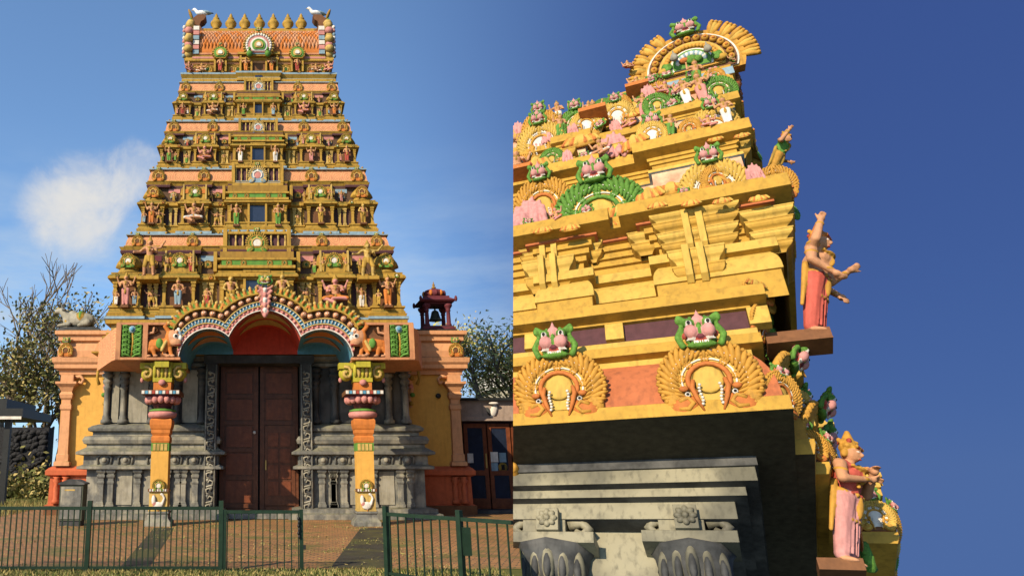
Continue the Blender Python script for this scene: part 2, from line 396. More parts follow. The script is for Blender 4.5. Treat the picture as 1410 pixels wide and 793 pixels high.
def face_mesh(name, main, cheek, voxel=.022):
    p = [('e', (0, .05, .0), (.32, .14, .23), main), ('e', (0, -.06, -.16), (.30, .12, .07), main), ('e', (0, -.10, -.05), (.24, .09, .085), 'red'), ('e', (0, -.17, -.03), (.09, .06, .045), 'maroon'),
         ('e', (0, -.12, .10), (.06, .12, .14), main), ('t', (0, -.05, .28), (0, -.02, .50), .10, .015, cheek), ('e', (-.07, -.05, .30), (.05, .05, .09), cheek), ('e', (.07, -.05, .30), (.05, .05, .09), cheek)]
    for s in (-1, 1):
        p += [('e', (s * .19, -.10, .24), (.105, .10, .105), main), ('e', (s * .19, -.17, .22), (.062, .06, .066), 'white'), ('e', (s * .19, -.215, .235), (.036, .03, .038), 'black'),
              ('e', (s * .17, -.18, .07), (.145, .12, .125), cheek), ('t', (s * .15, -.17, -.05), (s * .29, -.17, -.085), .046, .014, 'white'),
              ('t', (s * .26, .0, .30), (s * .38, 0, .40), .08, .05, main), ('e', (s * .40, 0, .34), (.06, .06, .07), main),
              ('t', (s * .36, .0, .15), (s * .46, 0, .02), .07, .06, main), ('t', (s * .46, 0, .02), (s * .38, -.03, -.14), .06, .07, main), ('e', (s * .30, -.05, .02), (.05, .05, .06), 'red')]
    for k in range(6): p.append(('e', (-.13 + .052 * k, -.165, -.128), (.013, .016, .022), 'white'))
    for k in range(9):
        a = math.pi * (k / 8); p.append(('e', (.38 * math.cos(a), .04, .10 + .27 * math.sin(a)), (.05, .06, .07), main if k % 2 else cheek))
    return blob(name, p, voxel, 1)
FACE = face_mesh('grotesque_face', 'r_green', 'r_pink')
FACE_S = face_mesh('small_grotesque_face', 'green', 'gold_pale', .035)
def kudu_mesh(name, leaf, ring, inner, boss, hi=True):
    """horseshoe ornament, radius about one, facing -y"""
    b = MB(); pts = []
    for i in range(33):
        a = math.radians(-58 + 296 * i / 32); r = .86 + .05 * math.cos(i * math.pi); pts.append((r * math.cos(a), r * math.sin(a)))
    b.prism(list(reversed(pts)), 0, .10, 'brown' if hi else ring)
    if hi: b.prism(list(reversed([(.66 * math.cos(math.radians(-58 + 296 * i / 24)), .66 * math.sin(math.radians(-58 + 296 * i / 24))) for i in range(25)])), -.03, .02, inner)
    nl = 27 if hi else 21
    for i in range(nl):
        t = -38 + 256 * i / (nl - 1); a = math.radians(t); c = Vector((.84 * math.cos(a), -.02, .84 * math.sin(a)))
        R = roty(-a + math.pi / 2 + (.75 if t > 90 else -.75) * (abs(t - 90) > 3) * (1 if hi else .4))
        b.ell(c, (.070 if hi else .075, .12, .25 if hi else .15), leaf, 8, 5, R)
        if hi: b.ell(c * .80 + Vector((0, -.03, 0)), (.045, .10, .15), leaf, 7, 4, R)
        if hi: b.ell(c + Vector((.13 * math.cos(a), -.05, .13 * math.sin(a))), (.05, .07, .05), leaf, 6, 4)
    arc = lambda r, t0, t1, n, y: [(r * math.cos(math.radians(t0 + (t1 - t0) * i / n)), y, r * math.sin(math.radians(t0 + (t1 - t0) * i / n))) for i in range(n + 1)]
    b.tube(arc(.66, -40, 220, 18, -.03), .055, leaf, 6); b.tube(arc(.40, -50, 230, 14, -.06), .055 if hi else .075, ring if hi else boss, 6)
    if hi: b.tube(arc(.52, -40, 220, 16, -.05), .022, 'white', 5); b.tube(arc(.73, -36, 216, 18, -.06), .02, 'white', 5)
    b.ell((0, -.01, .02), (.36, .05, .38), inner, 12, 6)
    for t in ((8, 49, 90, 131, 172) if hi else (30, 90, 150)):
        a = math.radians(t); c = Vector((.53 * math.cos(a), -.03, .53 * math.sin(a)))
        b.ell(c, (.10, .045, .10), boss, 8, 4)
        if hi:
            for k in range(7):
                q = k * 2 * math.pi / 7; b.ell(c + Vector((.065 * math.cos(q), -.03, .065 * math.sin(q))), (.035, .03, .035), leaf, 5, 3)
    for s in (-1, 1):
        b.ell((s * .52, -.05, -.58), (.33, .13, .22), ring, 10, 6, roty(s * .5)); b.ell((s * .74, -.03, -.42), (.17, .10, .24), leaf, 8, 5, roty(-s * .5))
        b.tube([(s * .62, -.12, -.5), (s * .45, -.16, -.42), (s * .36, -.15, -.55), (s * .46, -.14, -.68), (s * .64, -.12, -.66)], .055, leaf, 6)
        if hi:
            b.tube([(s * .30, -.10, .0), (s * .34, -.15, -.2), (s * .28, -.17, -.45), (s * .18, -.14, -.75)], [.045, .055, .05, .02], ring, 6)
            for k in range(7): b.ell((s * (.19 + .02 * math.sin(k)), -.16, -.14 - .075 * k), (.036, .04, .034), 'white', 6, 4)
            b.ell((s * .44, -.18, -.36), (.06, .04, .06), 'white', 8, 5); b.ell((s * .44, -.215, -.36), (.033, .02, .033), 'black', 6, 4)
            b.ell((s * .5, -.13, -.20), (.10, .06, .07), ring, 8, 5)
    return b.mesh(name)
KR = kudu_mesh('horseshoe_ornament', 'r_leaf', 'r_ring', 'r_gold_pale', 'r_leaf')
KRW = kudu_mesh('horseshoe_ornament_white', 'r_gold_pale', 'r_leaf', 'white', 'r_gold_pale')
KRG = kudu_mesh('horseshoe_ornament_green', 'r_green', 'r_green', 'r_gold_pale', 'r_green')
KS = kudu_mesh('round_ornament', 'gold', 'orange', 'brown', 'gold_pale', False)
KG = kudu_mesh('pale_round_ornament', 'gold', 'green', 'white', 'gold_pale', False)
KW = kudu_mesh('white_round_ornament', 'gold_pale', 'blue_pale', 'pink', 'white', False)
KM = kudu_mesh('mossy_round_ornament', 'gold', 'gold_dark', 'green_dark', 'gold_pale', False)
# pilaster and baluster, unit size, standing on z = 0
def pil_mesh(name, mat, cap=None):
    b = MB(); b.lathe([(.5, 0), (.5, .07), (.42, .085), (.42, .12), (.33, .15), (.33, .60), (.40, .63), (.40, .67), (.33, .70), (.33, .75), (.46, .79), (.48, .84), (.36, .87), (.55, .93), (.55, 1)], mat, 4, sq=True)
    return b.mesh(name)
PIL = {k: pil_mesh('pilaster_' + k, k) for k in ('gold', 'gold_pale', 'stone', 'stone_dark', 'r_gold', 'r_gold_pale', 'maroon')}
def pilaster(x, y, z0, z1, wd, mat, parent, BM=None):
    M = TS((x, y, z0), (wd, wd, z1 - z0)); return put('pilaster', PIL[mat], parent, BM @ M if BM else M)
_b = MB(); _b.lathe([(.3, 0), (.3, .1), (.16, .16), (.34, .36), (.30, .5), (.14, .7), (.30, .86), (.32, 1)], 'gold_pale', 8); BALU = _b.mesh('baluster')
_b = MB(); _b.lathe([(.35, 0), (.42, .08), (.2, .16), (.5, .36), (.48, .48), (.2, .64), (.26, .7), (.1, .82), (.02, 1)], 'gold', 12); FINIAL = _b.mesh('finial')
_b = MB(); _b.lathe([(.34, 0), (.40, .05), (.24, .12), (.5, .30), (.53, .40), (.42, .52), (.20, .58), (.30, .64), (.28, .70), (.12, .76), (.16, .84), (.03, 1)], 'gold', 16); KALASAM = _b.mesh('pot_finial')
# ================================================================ the gate tower on the left
X0, YC = -.45, 27.2
def hwid(h, v, Y): return (Xu(355 + h, v, Y) - Xu(355 - h, v, Y)) / 2
temple = thing('temple_gate_tower', 'tall tapering painted temple tower with sculpted storeys above a grey stone gateway', 'temple tower', (X0, YC, 0))
def plan_of(hw, yf, jogs, yb=None):
    """front plan with projecting bays, from left back round to right back; jogs = [(fraction, y offset)] from centre outwards"""
    yb = yb if yb is not None else 2 * YC - yf
    right = []
    for i, (f, dy) in enumerate(jogs):
        right.append((X0 + f * hw, yf + dy))
        if i + 1 < len(jogs): right.append((X0 + f * hw, yf + jogs[i + 1][1]))
    right.append((X0 + jogs[-1][0] * hw, yb))
    left = [(2 * X0 - x, y) for x, y in reversed(right)]
    return left + right
def put_at(name, me, parent, x, y, z, s, rz=0.0, sy=None): return put(name, me, parent, TS((x, y, z), (s, sy or s, s), rz))
statues = []
def statue(kind, x, y, z, h, label, sx=1.0, cat='statue', rz=0.0):
    f = {'seated': .69, 'seated_pink': .69}.get(kind, 1.0)
    s = h / f
    o = put('deity_statue', ST[kind], None, TS((x, y, z + (.06 * s if f < 1 else 0)), (s * sx * 1.12 * random.choice((-1, 1)), s * 1.12, s * random.uniform(.94, 1.06)), rz + random.uniform(-.25, .25))); tag(o, label, cat, 'painted statues on the gate tower')
    statues.append(o); return o
SIDE = {-1: 'on the bull side', 1: 'on the bell side'}
BANDMAT = paint('painted_scallop_band', (.56, .23, .11))
def scallops(m):
    n = m.node_tree.nodes; l = m.node_tree.links; b = n['Principled BSDF']; src = b.inputs['Base Color'].links[0].from_socket
    g = n.new('ShaderNodeNewGeometry'); s = n.new('ShaderNodeSeparateXYZ'); l.new(g.outputs['Position'], s.inputs[0])
    def M_(op, a, c=None):
        x = n.new('ShaderNodeMath'); x.operation = op
        for i, y in enumerate((a, c)):
            if y is None: continue
            if isinstance(y, (int, float)): x.inputs[i].default_value = y
            else: l.new(y, x.inputs[i])
        return x.outputs[0]
    fx = M_('SUBTRACT', M_('FRACT', M_('MULTIPLY', M_('ADD', s.outputs[0], s.outputs[1]), 2.6)), .5)
    fz = M_('MULTIPLY', M_('SUBTRACT', s.outputs[2], 0), 2.0)
    rr = M_('SQRT', M_('ADD', M_('MULTIPLY', fx, fx), M_('POWER', M_('SUBTRACT', M_('FRACT', fz), .5), 2.0)))
    wv = M_('GREATER_THAN', M_('SINE', M_('MULTIPLY', rr, 38.0)), .35)
    mx = n.new('ShaderNodeMix'); mx.data_type = 'RGBA'; mx.inputs[7].default_value = (.60, .38, .16, 1)
    l.new(M_('MULTIPLY', wv, .5), mx.inputs[0]); l.new(src, mx.inputs[6]); l.new(mx.outputs[2], b.inputs['Base Color'])
scallops(BANDMAT); P['band'] = BANDMAT
def storey(name, vb0, vb1, vs1, vl1, ub, us, Y, yband, ordinal, sc, kinds, balc, win):
    """one receding storey: band (curved roof with round ornaments) over a colonnade of little shrines"""
    zb1, zb0, zs0, zl0 = Zv(vb0, yband), Zv(vb1, yband), Zv(vs1, Y), Zv(vl1, Y)
    hb, hs = hwid(ub, (vb0 + vb1) / 2, yband), hwid(us, vs1, Y)
    H = zb0 - zs0; r = .30 * sc; g = .012
    core = put(name, None, temple, Matrix.Identity(4))
    COL.objects.unlink(core); bpy.data.objects.remove(core)
    mb = MB(); hc = hs * .93
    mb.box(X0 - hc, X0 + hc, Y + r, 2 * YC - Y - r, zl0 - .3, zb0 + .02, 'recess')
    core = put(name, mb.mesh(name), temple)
    jogs = [(.255, -.22 * sc), (.27, r * .8), (.41, r * .8), (.415, -.06 * sc), (.655, -.06 * sc), (.66, r * .8), (.785, r * .8), (.79, 0), (1.0, 0)]
    jogs = [(.26, -.22 * sc), (.415, r * .75), (.655, -.06 * sc), (.79, r * .75), (1.0, 0)]
    pl = plan_of(hs, Y, jogs)
    def mo(nm, prof, mat): return put(nm, moulding(pl, prof, mat).mesh(nm), core)
    q = .07 * sc
    # foot ledge, colonnade plinth, entablature, upper cornice
    mo('ledge', [(-.6, zl0), (q * 2.2, zl0), (q * 2.2, zl0 + (zs0 - zl0) * .45), (q * 1.2, zl0 + (zs0 - zl0) * .55), (q * 1.6, zs0), (-.5, zs0)], ['gold', 'blue_pale', 'gold', 'gold', 'gold'])
    zp = zs0 + H * .11; ze0 = zs0 + H * .47; ze1 = zs0 + H * .60; zr1 = zs0 + H * .90
    mo('plinth', [(-.5, zs0 + g), (q * .9, zs0 + g), (q * .9, zs0 + H * .03), (q * .3, zs0 + H * .045), (q * .3, zs0 + H * .075), (q * .9, zs0 + H * .085), (q * .9, zp), (-.5, zp)], 'gold')
    mo('entablature', [(-.5, ze0), (q * .2, ze0), (q * .2, ze0 + H * .025), (q * 1.7, ze0 + H * .035), (q * 1.75, ze0 + H * .06), (q * 1.2, ze0 + H * .085), (q * .3, ze0 + H * .105), (q * .5, ze1), (-.5, ze1)], 'gold')
    pl2 = plan_of(hs * .95, Y + r * .5, [(.26, -.1 * sc), (.42, r * .6), (.65, 0), (.8, r * .6), (1.0, 0)])
    put('upper_cornice', moulding(pl2, [(-.5, zr1), (q * .3, zr1), (q * .6, zr1 + H * .03), (q * .3, zr1 + H * .05), (q * 1.1, zb0 - g), (-.5, zb0 - g)], ['plum', 'plum', 'plum', 'gold', 'gold']).mesh('upper_cornice'), core)
    # pilasters: pairs on every bay and in every recess
    pw = .16 * sc
    def row(f0, f1, n, y, mt='gold', zz0=zp, zz1=ze0):
        for i in range(n):
            x = X0 + hs * (f0 + (f1 - f0) * (i / (n - 1) if n > 1 else .5)); pilaster(x, y, zz0 + g, zz1 - g, pw, mt, core)
    for s in (-1, 1):
        row(s * .81, s * .975, 2, Y + .07 * sc); row(s * .435, s * .635, 2, Y + .02 * sc); row(s * .70, s * .745, 2, Y + r * .85, 'gold_pale'); row(s * .315, s * .36, 2, Y + r * .85, 'gold_pale')
        row(s * .15, s * .235, 2, Y - .12 * sc)
        for k in (1, 2, 3): pilaster(X0 + s * (hs - .07 * sc), Y + k * .75 * sc, zp + g, ze0 - g, pw, 'gold', core)
        # painted panels behind the colonnade
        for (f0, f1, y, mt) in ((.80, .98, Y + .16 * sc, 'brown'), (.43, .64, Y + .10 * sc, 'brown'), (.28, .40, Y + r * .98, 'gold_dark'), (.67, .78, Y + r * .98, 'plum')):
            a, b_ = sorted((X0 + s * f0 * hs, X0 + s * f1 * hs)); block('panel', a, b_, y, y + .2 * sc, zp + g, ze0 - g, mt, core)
        # corner shrine: a square domed roof
        dx = .095 * hs; xc = X0 + s * .893 * hs; zt = zr1 - ze1
        b = MB(); b.lathe([(dx * .95, 0), (dx * .95, zt * .12), (dx * .8, zt * .16), (dx * .8, zt * .30), (dx * 1.08, zt * .36), (dx * 1.08, zt * .44), (dx * .98, zt * .62), (dx * .72, zt * .85), (dx * .25, zt * 1.0), (dx * .1, zt * 1.02)], 'gold', 8, (0, 0, 0), sq=False)
        ro = put('shrine_roof', b.mesh('shrine_roof'), core, Matrix.Translation((xc, Y + dx * .9, ze1 + g)))
        put_at('finial', FINIAL, core, xc, Y + dx * .9, ze1 + zt * 1.0, .16 * sc)
        put_at('ornament', KG if ordinal != 'second' else KS, core, xc, Y - .09 * dx, ze1 + zt * .56, dx * .62)
        # middle shrine: barrel roof with finials
        xm = X0 + s * .535 * hs; dm = .118 * hs; b = MB()
        pr = [(-dm, 0), (-dm, zt * .15), (-dm * .9, zt * .18), (-dm * .9, zt * .30), (-dm * 1.05, zt * .34), (-dm * 1.05, zt * .42), (-dm * .98, zt * .78), (-dm * .85, zt * .9)]
        b.prism(pr + [(-x, z) for x, z in reversed(pr)], -.05 * sc, .36 * sc, 'gold')
        put('shrine_roof', b.mesh('shrine_roof'), core, Matrix.Translation((xm, Y + .02 * sc, ze1 + g)))
        for k in (-1, 0, 1): put_at('finial', FINIAL, core, xm + k * dm * .6, Y + .12 * sc, ze1 + zt * .9, .12 * sc)
        put_at('ornament', KG, core, xm, Y - .07 * sc, ze1 + zt * .58, dm * .5)
        for k in (-1, 1): block('roof_panel', xm + k * dm * .68 - dm * .2, xm + k * dm * .68 + dm * .2, Y - .055 * sc, Y, ze1 + zt * .46, ze1 + zt * .74, 'orange', core)
        # little medallions in the recesses
        put_at('ornament', KW if ordinal in ('second', 'third') else KM, core, X0 + s * .725 * hs, Y + r * .86, ze1 + zt * .5, .17 * sc)
        put_at('ornament', KM, core, X0 + s * .345 * hs, Y + r * .86, ze1 + zt * .5, .16 * sc)
        block('shrine_side', *sorted((X0 + s * .275 * hs, X0 + s * .30 * hs)), Y - .1 * sc, Y + r, ze1 + g, zr1, 'gold', core)
        for f in (.44, .63): block('roof_post', X0 + s * f * hs - .03 * sc, X0 + s * f * hs + .03 * sc, Y - .10 * sc, Y + .05, ze1 + g, zr1 + H * .02, 'gold_pale', core)
        # plinth blocks under the statues and the statues themselves
        for (f, yy, knd, where, hh) in ((.893, -.17, kinds[0 if s < 0 else 1], 'corner shrine', .40), (.535, -.2, kinds[2 if s < 0 else 3], 'middle shrine', .38)):
            if not knd: continue
            x = X0 + s * f * hs; block('pedestal', x - .13 * sc, x + .13 * sc, Y + (yy - .13) * sc, Y + .1 * sc, zs0 + H * .07, zs0 + H * .10, 'brown', core)
            col = {'seated': 'seated white skirted', 'seated_pink': 'seated pink', 'guard': 'striding gold', 'pink': 'pink skirted', 'grey': 'pale grey skirted', 'green': 'green skirted', 'red': 'red skirted', 'white': 'white skirted', 'orange': 'orange skirted', 'gold': 'gold'}[knd]
            statue(knd, x, Y + yy * sc, zs0 + H * .10, H * hh * 1.15, f'{col} deity at the {where} of the {ordinal} storey, {SIDE[s]}')
    # small reliefs that fill the tiers
    rr_ = random.Random(ordinal)
    for i in range(13):
        f = -.96 + 1.92 * i / 12
        if abs(f) > .27: put_at('small_ornament', rr_.choice((KS, KM, KG)), core, X0 + f * hs, Y - q * 2.0 + (r * .75 if (.42 > abs(f) or .66 < abs(f) < .79) else 0), ze0 + H * .075, .085 * sc * rr_.uniform(.85, 1.15))
    for s in (-1, 1):
        for (f, yy, zb_, hh) in ((.725, r * .80, zp, .30), (.345, r * .80, zp, .30), (.455, -.02 * sc, ze1, .24), (.615, -.02 * sc, ze1, .24), (.72, r * .7, ze1, .22), (.40, r * .7, ze1, .22), (.83, -.12 * sc, zp, .24), (.955, -.12 * sc, zp, .24)):
            if rr_.random() < .12: continue
            kd = rr_.choice(('gold', 'gold', 'pink', 'green', 'orange', 'red', 'white', 'grey', 'guard')); hh_ = H * hh * rr_.uniform(.9, 1.15)
            put('relief_figure', ST[kd], core, TS((X0 + s * f * hs, Y + yy - .05 * sc, zb_ + g), (hh_ * 1.15, hh_ * 1.0, hh_), rr_.uniform(-.5, .5)))
        for f in (.72, .345): a, c_ = sorted((X0 + s * (f - .05) * hs, X0 + s * (f + .05) * hs)); block('painted_panel', a, c_, Y + r * .9, Y + r * 1.1, zr1 - H * .10, zr1 - H * .02, rr_.choice(('pink', 'blue_pale', 'maroon')), core)
        for i in range(6): put_at('finial', FINIAL, core, X0 + s * hb * (.30 + .68 * i / 5), yband - .05 * sc, zb1 + (zb1 - zb0) * .12, .10 * sc)
    # window bay
    wv0, wv1, wu = win
    yw = Y - .22 * sc
    if wv1:
        z0, z1 = Zv(wv1, yw), Zv(wv0, yw); hw = hwid(wu, wv1, yw)
        fr = block('window', X0 - hw, X0 + hw, yw + .06, yw + .2, z0, z1, 'glass', core)
        block('window_frame', X0 - hw - .09 * sc, X0 - hw, yw - .05, yw + .21, z0 - .02, z1 + .1 * sc, 'gold', core); block('window_frame', X0 + hw, X0 + hw + .09 * sc, yw - .05, yw + .21, z0 - .02, z1 + .1 * sc, 'gold', core)
        block('window_frame', X0 - hw, X0 + hw, yw - .045, yw + .21, z1, z1 + .1 * sc, 'gold', core)
        mb = MB(); mb.box(X0 - hs * .255, X0 + hs * .255, yw + .12, Y + r, zs0 + g, zr1, 'gold_dark'); put('window_bay', mb.mesh('window_bay'), core)
        zl = z1 + .12 * sc
        block('lintel', X0 - hs * .265, X0 + hs * .265, yw - .12 * sc, yw + .2, zl, zl + .10 * sc, 'gold', core); block('lintel', X0 - hs * .24, X0 + hs * .24, yw - .09 * sc, yw + .19, zl + .10 * sc, zl + .28 * sc, 'green', core); block('lintel', X0 - hs * .27, X0 + hs * .27, yw - .12 * sc, yw + .2, zl + .28 * sc, zl + .36 * sc, 'gold', core)
        for f in (-.19, -.09, .09, .19): put_at('ornament', KM, core, X0 + f * hs, yw - .1 * sc, zl + .19 * sc, .11 * sc)
        for s in (-1, 1):
            x = X0 + s * hs * .175; block('pedestal', x - .13 * sc, x + .13 * sc, yw - .2 * sc, yw + .1, z0 + .02, z0 + .10 * sc, 'brown', core)
            statue(kinds[4 if s < 0 else 5], x, yw - .07 * sc, z0 + .10 * sc, (z1 - z0) * .92, f'doorkeeper statue with crown beside the {ordinal} storey window, {SIDE[s]}')
    # curved band with round ornaments
    qb = .17 * sc; plb = plan_of(hb, yband, [(1.0, 0)]); zz = zb1 - zb0
    put('band', moulding(plb, [(-.8, zb0), (qb * .3, zb0), (qb * .8, zb0 + zz * .12), (qb * .8, zb0 + zz * .18), (qb * .55, zb0 + zz * .19), (qb * .42, zb0 + zz * .5), (qb * .1, zb0 + zz * .85), (-.02, zb1)], ['gold', 'gold', 'gold', 'gold', 'band', 'band', 'band']).mesh('band'), core)
    put('band_cap', moulding(plb, [(-.01, zb1 + .004), (qb * .5, zb1 + .01), (qb * .5, zb1 + zz * .10), (-.1, zb1 + zz * .16), (-1.4, zb1 + zz * .16)], ['gold', 'blue_pale', 'gold', 'gold']).mesh('band_cap'), core)
    for s in (-1, 1):
        for f in (.925, .50):
            k = put_at('ornament', KS, core, X0 + s * f * hb, yband - qb * .9, zb0 + zz * .52, zz * .46)
            put_at('ornament_face', FACE_S, k, X0 + s * f * hb, yband - qb * .8, zb0 + zz * 1.02, zz * .34)
        for f in (.25, .75): put('ornament', KS, core, TS((X0 + s * (hb + qb * .9), yband + f * 2 * (YC - yband), zb0 + zz * .52), (zz * .46,) * 3, s * math.pi / 2))
    # balcony in the middle of the band
    if balc:
        u0, u1, v0, v1 = balc; yb_ = yband - .34 * sc; xa, xb = X0 - hwid((u1 - u0) / 2, v1, yb_), X0 + hwid((u1 - u0) / 2, v1, yb_); z0, z1 = Zv(v1, yb_), Zv(v0, yb_); hh = z1 - z0
        bm_ = MB(); bm_.box(xa, xb, yb_ + .1 * sc, yband + .3, z0 + hh * .02, z0 + hh * .82, 'plum'); bl = put('balcony', bm_.mesh('balcony'), core)
        block('balcony_floor', xa - .06 * sc, xb + .06 * sc, yb_ - .05 * sc, yband + .25, z0 - hh * .08, z0 + hh * .06, 'gold', bl); block('balcony_step', xa, xb, yb_ - .02 * sc, yband + .2, z0 + hh * .06, z0 + hh * .16, 'blue_pale', bl)
        block('handrail', xa - .03 * sc, xb + .03 * sc, yb_ - .03 * sc, yb_ + .14 * sc, z0 + hh * .78, z0 + hh * .88, 'gold', bl)
        for s in (-1, 1):
            xx = xa if s < 0 else xb; block('balcony_post', xx - .07 * sc, xx + .07 * sc, yb_ - .06 * sc, yb_ + .12 * sc, z0 + hh * .06, z0 + hh * 1.0, 'gold', bl)
        n = 9
        for i in range(n):
            x = xa + (xb - xa) * (i + .5) / n; put('baluster', BALU, bl, TS((x, yb_ + .05 * sc, z0 + hh * .16), (.13 * sc, .13 * sc, hh * .62)))
        for i in range(7): put_at('finial', FINIAL, bl, xa + (xb - xa) * (i + .5) / 7, yb_ + .05 * sc, z0 + hh * .88, .12 * sc)
        kk = put_at('ornament', KW if ordinal != 'lowest' else KG, bl, X0, yb_ - .05 * sc, z0 + hh * .42, hh * .46, sy=hh * .3)
        put_at('ornament_face', FACE_S, bl, X0, yb_ - .05 * sc, z0 + hh * .92, hh * .26)
        for k in (-1, 0, 1): block('balcony_bracket', X0 + k * (xb - xa) * .3 - .08 * sc, X0 + k * (xb - xa) * .3 + .08 * sc, yb_ + .05 * sc, yband + .2, z0 - hh * .30, z0 - hh * .08, 'gold_pale', bl)
    return core
storey('lowest_storey', 325, 343, 432, 440, 177, 202, 23.75, 24.15, 'lowest', 1.0, ['pink', 'orange', 'grey', 'seated_pink', 'gold', 'gold'], (312, 400, 315, 350), (375, 430, 15))
storey('second_storey', 235, 254, 316, 324, 147, 163, 24.45, 24.75, 'second', .85, ['orange', 'gold', 'seated', 'gold', 'green', 'green'], (321, 388, 225, 254), (280, 314, 10.5))
storey('third_storey', 169, 185, 229, 235, 125, 137, 25.05, 25.35, 'third', .68, ['green', 'red', 'seated_pink', 'pink', 'white', 'white'], (329, 380, 164, 185), (199, 226, 8))
storey('top_storey', 115, 129, 163, 169, 108, 117, 25.55, 25.8, 'top', .55, ['red', 'orange', 'seated', 'seated_pink', 'green', 'grey'], (335, 373, 108, 128), (142, 161, 5))
# the two big figures leaning out over the lowest storey
for s, u, k in ((-1, 205, 'guard'), (1, 507, 'guard_white')):
    p_ = at(u, 381, 23.45); t_ = at(u, 330, 23.45)
    statue(k, p_.x, 23.45, p_.z, (t_.z - p_.z) * 1.04, ('tan' if s < 0 else 'golden') + f' striding guardian with arms spread over the corner shrines, {SIDE[s]}', cat='statue')
    block('guardian_ledge', p_.x - .35, p_.x + .35, 23.3, 24.2, p_.z - .12, p_.z, 'gold', temple)
# ------------------------------------------------ neck and barrel roof
yn = 25.95
zn0, zn1, zn2 = Zv(113, yn), Zv(101, yn), Zv(81, yn)
hn = hwid(104, 108, yn); hr = hwid(97, 60, yn)
mb = MB(); mb.box(X0 - hn * .95, X0 + hn * .95, yn + .1, 2 * YC - yn - .1, zn0, zn2, 'gold_dark'); neck = put('neck', mb.mesh('neck'), temple)
put('neck_cornice', moulding(plan_of(hn, yn, [(.27, -.12), (1, 0)]), [(-.6, zn0 - .02), (.05, zn0 - .02), (.05, zn0 + .1), (.0, zn0 + .14), (.10, zn0 + .28), (.10, zn1 - .03), (-.5, zn1)], ['gold', 'gold', 'blue_pale', 'gold', 'blue_pale', 'gold']).mesh('neck_cornice'), neck)
zz = zn2 - zn1
put('neck_cornice', moulding(plan_of(hr * 1.02, yn + .05, [(.25, -.1), (1, 0)]), [(-.5, zn1 + zz * .66), (-.02, zn1 + zz * .66), (.02, zn1 + zz * .78), (.08, zn1 + zz * .82), (.08, zn2 - .03), (-.8, zn2)], ['salmon', 'salmon', 'gold', 'gold', 'gold']).mesh('neck_cornice'), neck)
for i in range(8):
    f = (-.85, -.68, -.36, -.28, .28, .36, .68, .85)[i]
    put_at('relief_panel', KM if i % 2 else KS, neck, X0 + f * hn, yn + .06, zn1 + zz * .32, zz * .34)
for s in (-1, 1):
    for f in (.51, .17):
        x = X0 + s * f * hn; w_ = hn * .085
        block('niche_post', x - w_, x - w_ * .7, yn - .12, yn + .2, zn1 + .01, zn2 + .1, 'gold', neck); block('niche_post', x + w_ * .7, x + w_, yn - .12, yn + .2, zn1 + .01, zn2 + .1, 'gold', neck)
        block('niche_cap', x - w_ * 1.3, x + w_ * 1.3, yn - .16, yn + .2, zn2 + .1, zn2 + .2, 'gold', neck)
        statue('skin' if False else ('red' if f > .3 else 'orange'), x, yn - .14, zn1 + .01, zz * 1.05, f'deity statue in a roof niche {"under the small roof medallion" if f > .3 else "beside the central roof opening"}, {SIDE[s]}')
    statue('seated_pink', X0 + s * hn * .93, yn - .05, zn1 + .01, zz * .75, f'small seated figure at the corner under the roof, {SIDE[s]}', rz=-s * .6)
    statue('seated', X0 + s * hn * .76, yn - .02, zn1 + .01, zz * .6, f'reclining figure beside the roof corner figure, {SIDE[s]}', sx=1.3)
block('roof_opening', X0 - hn * .1, X0 + hn * .1, yn - .02, yn + .2, zn1 + .01, zn2 + .05, 'brown', neck)
block('roof_window', X0 - .14, X0 + .14, yn - .16, yn - .1, zn0 + .03, zn1 + .02, 'glass', neck)
# barrel: cross-section across the depth
zr0, zr1 = zn2, Zv(45, 26.9); rh = zr1 - zr0; rd = YC - yn - .12
sec = []
for i in range(25):
    a = math.pi * i / 24; cy = -math.cos(a); k = math.sin(a)
    sec.append((cy * rd * (1 + .10 * k * (1 - k) * 3), rh * (k ** .75)))
b = MB(); n = len(sec)
vs = [(X0 + s * hr * .95, YC + y, zr0 + z) for s in (-1, 1) for y, z in sec]
b.add(vs, [(i, i + n, i + n + 1, i + 1) for i in range(n - 1)] + [tuple(range(n)), tuple(reversed(range(n, 2 * n)))], 'orange', False)
roof = put('barrel_roof', b.mesh('barrel_roof'), temple)
# lozenge tiles on the front of the barrel
b = MB(); nx, ny = 38, 9
def onroof(fx, t, lift):
    i = min(int(t * (n - 1)), n - 2); f = t * (n - 1) - i; y = sec[i][0] * (1 - f) + sec[i + 1][0] * f; z = sec[i][1] * (1 - f) + sec[i + 1][1] * f
    nn = Vector((0, sec[i][1] - sec[i + 1][1], sec[i + 1][0] - sec[i][0])).normalized()
    return Vector((X0 + fx * hr * .95, YC + y, zr0 + z)) + nn * lift
for j in range(ny):
    for i in range(nx + j % 2):
        fx = -1 + 2 * (i + (.5 if j % 2 == 0 else 0)) / nx; t = .07 + .036 * (j + .5)
        if abs(fx) > .97: continue
        c = onroof(fx, t, .075); k = [onroof(fx - .9 / nx, t, .03), onroof(fx, t - .032, .03), onroof(fx + .9 / nx, t, .03), onroof(fx, t + .032, .03)]
        m = random.choice(['orange', 'salmon', 'skin'])
        b.add([c] + k, [(0, 1, 2), (0, 2, 3), (0, 3, 4), (0, 4, 1)], m)
o = put('roof_tiles', b.mesh('roof_tiles'), roof); o['kind'] = 'stuff'
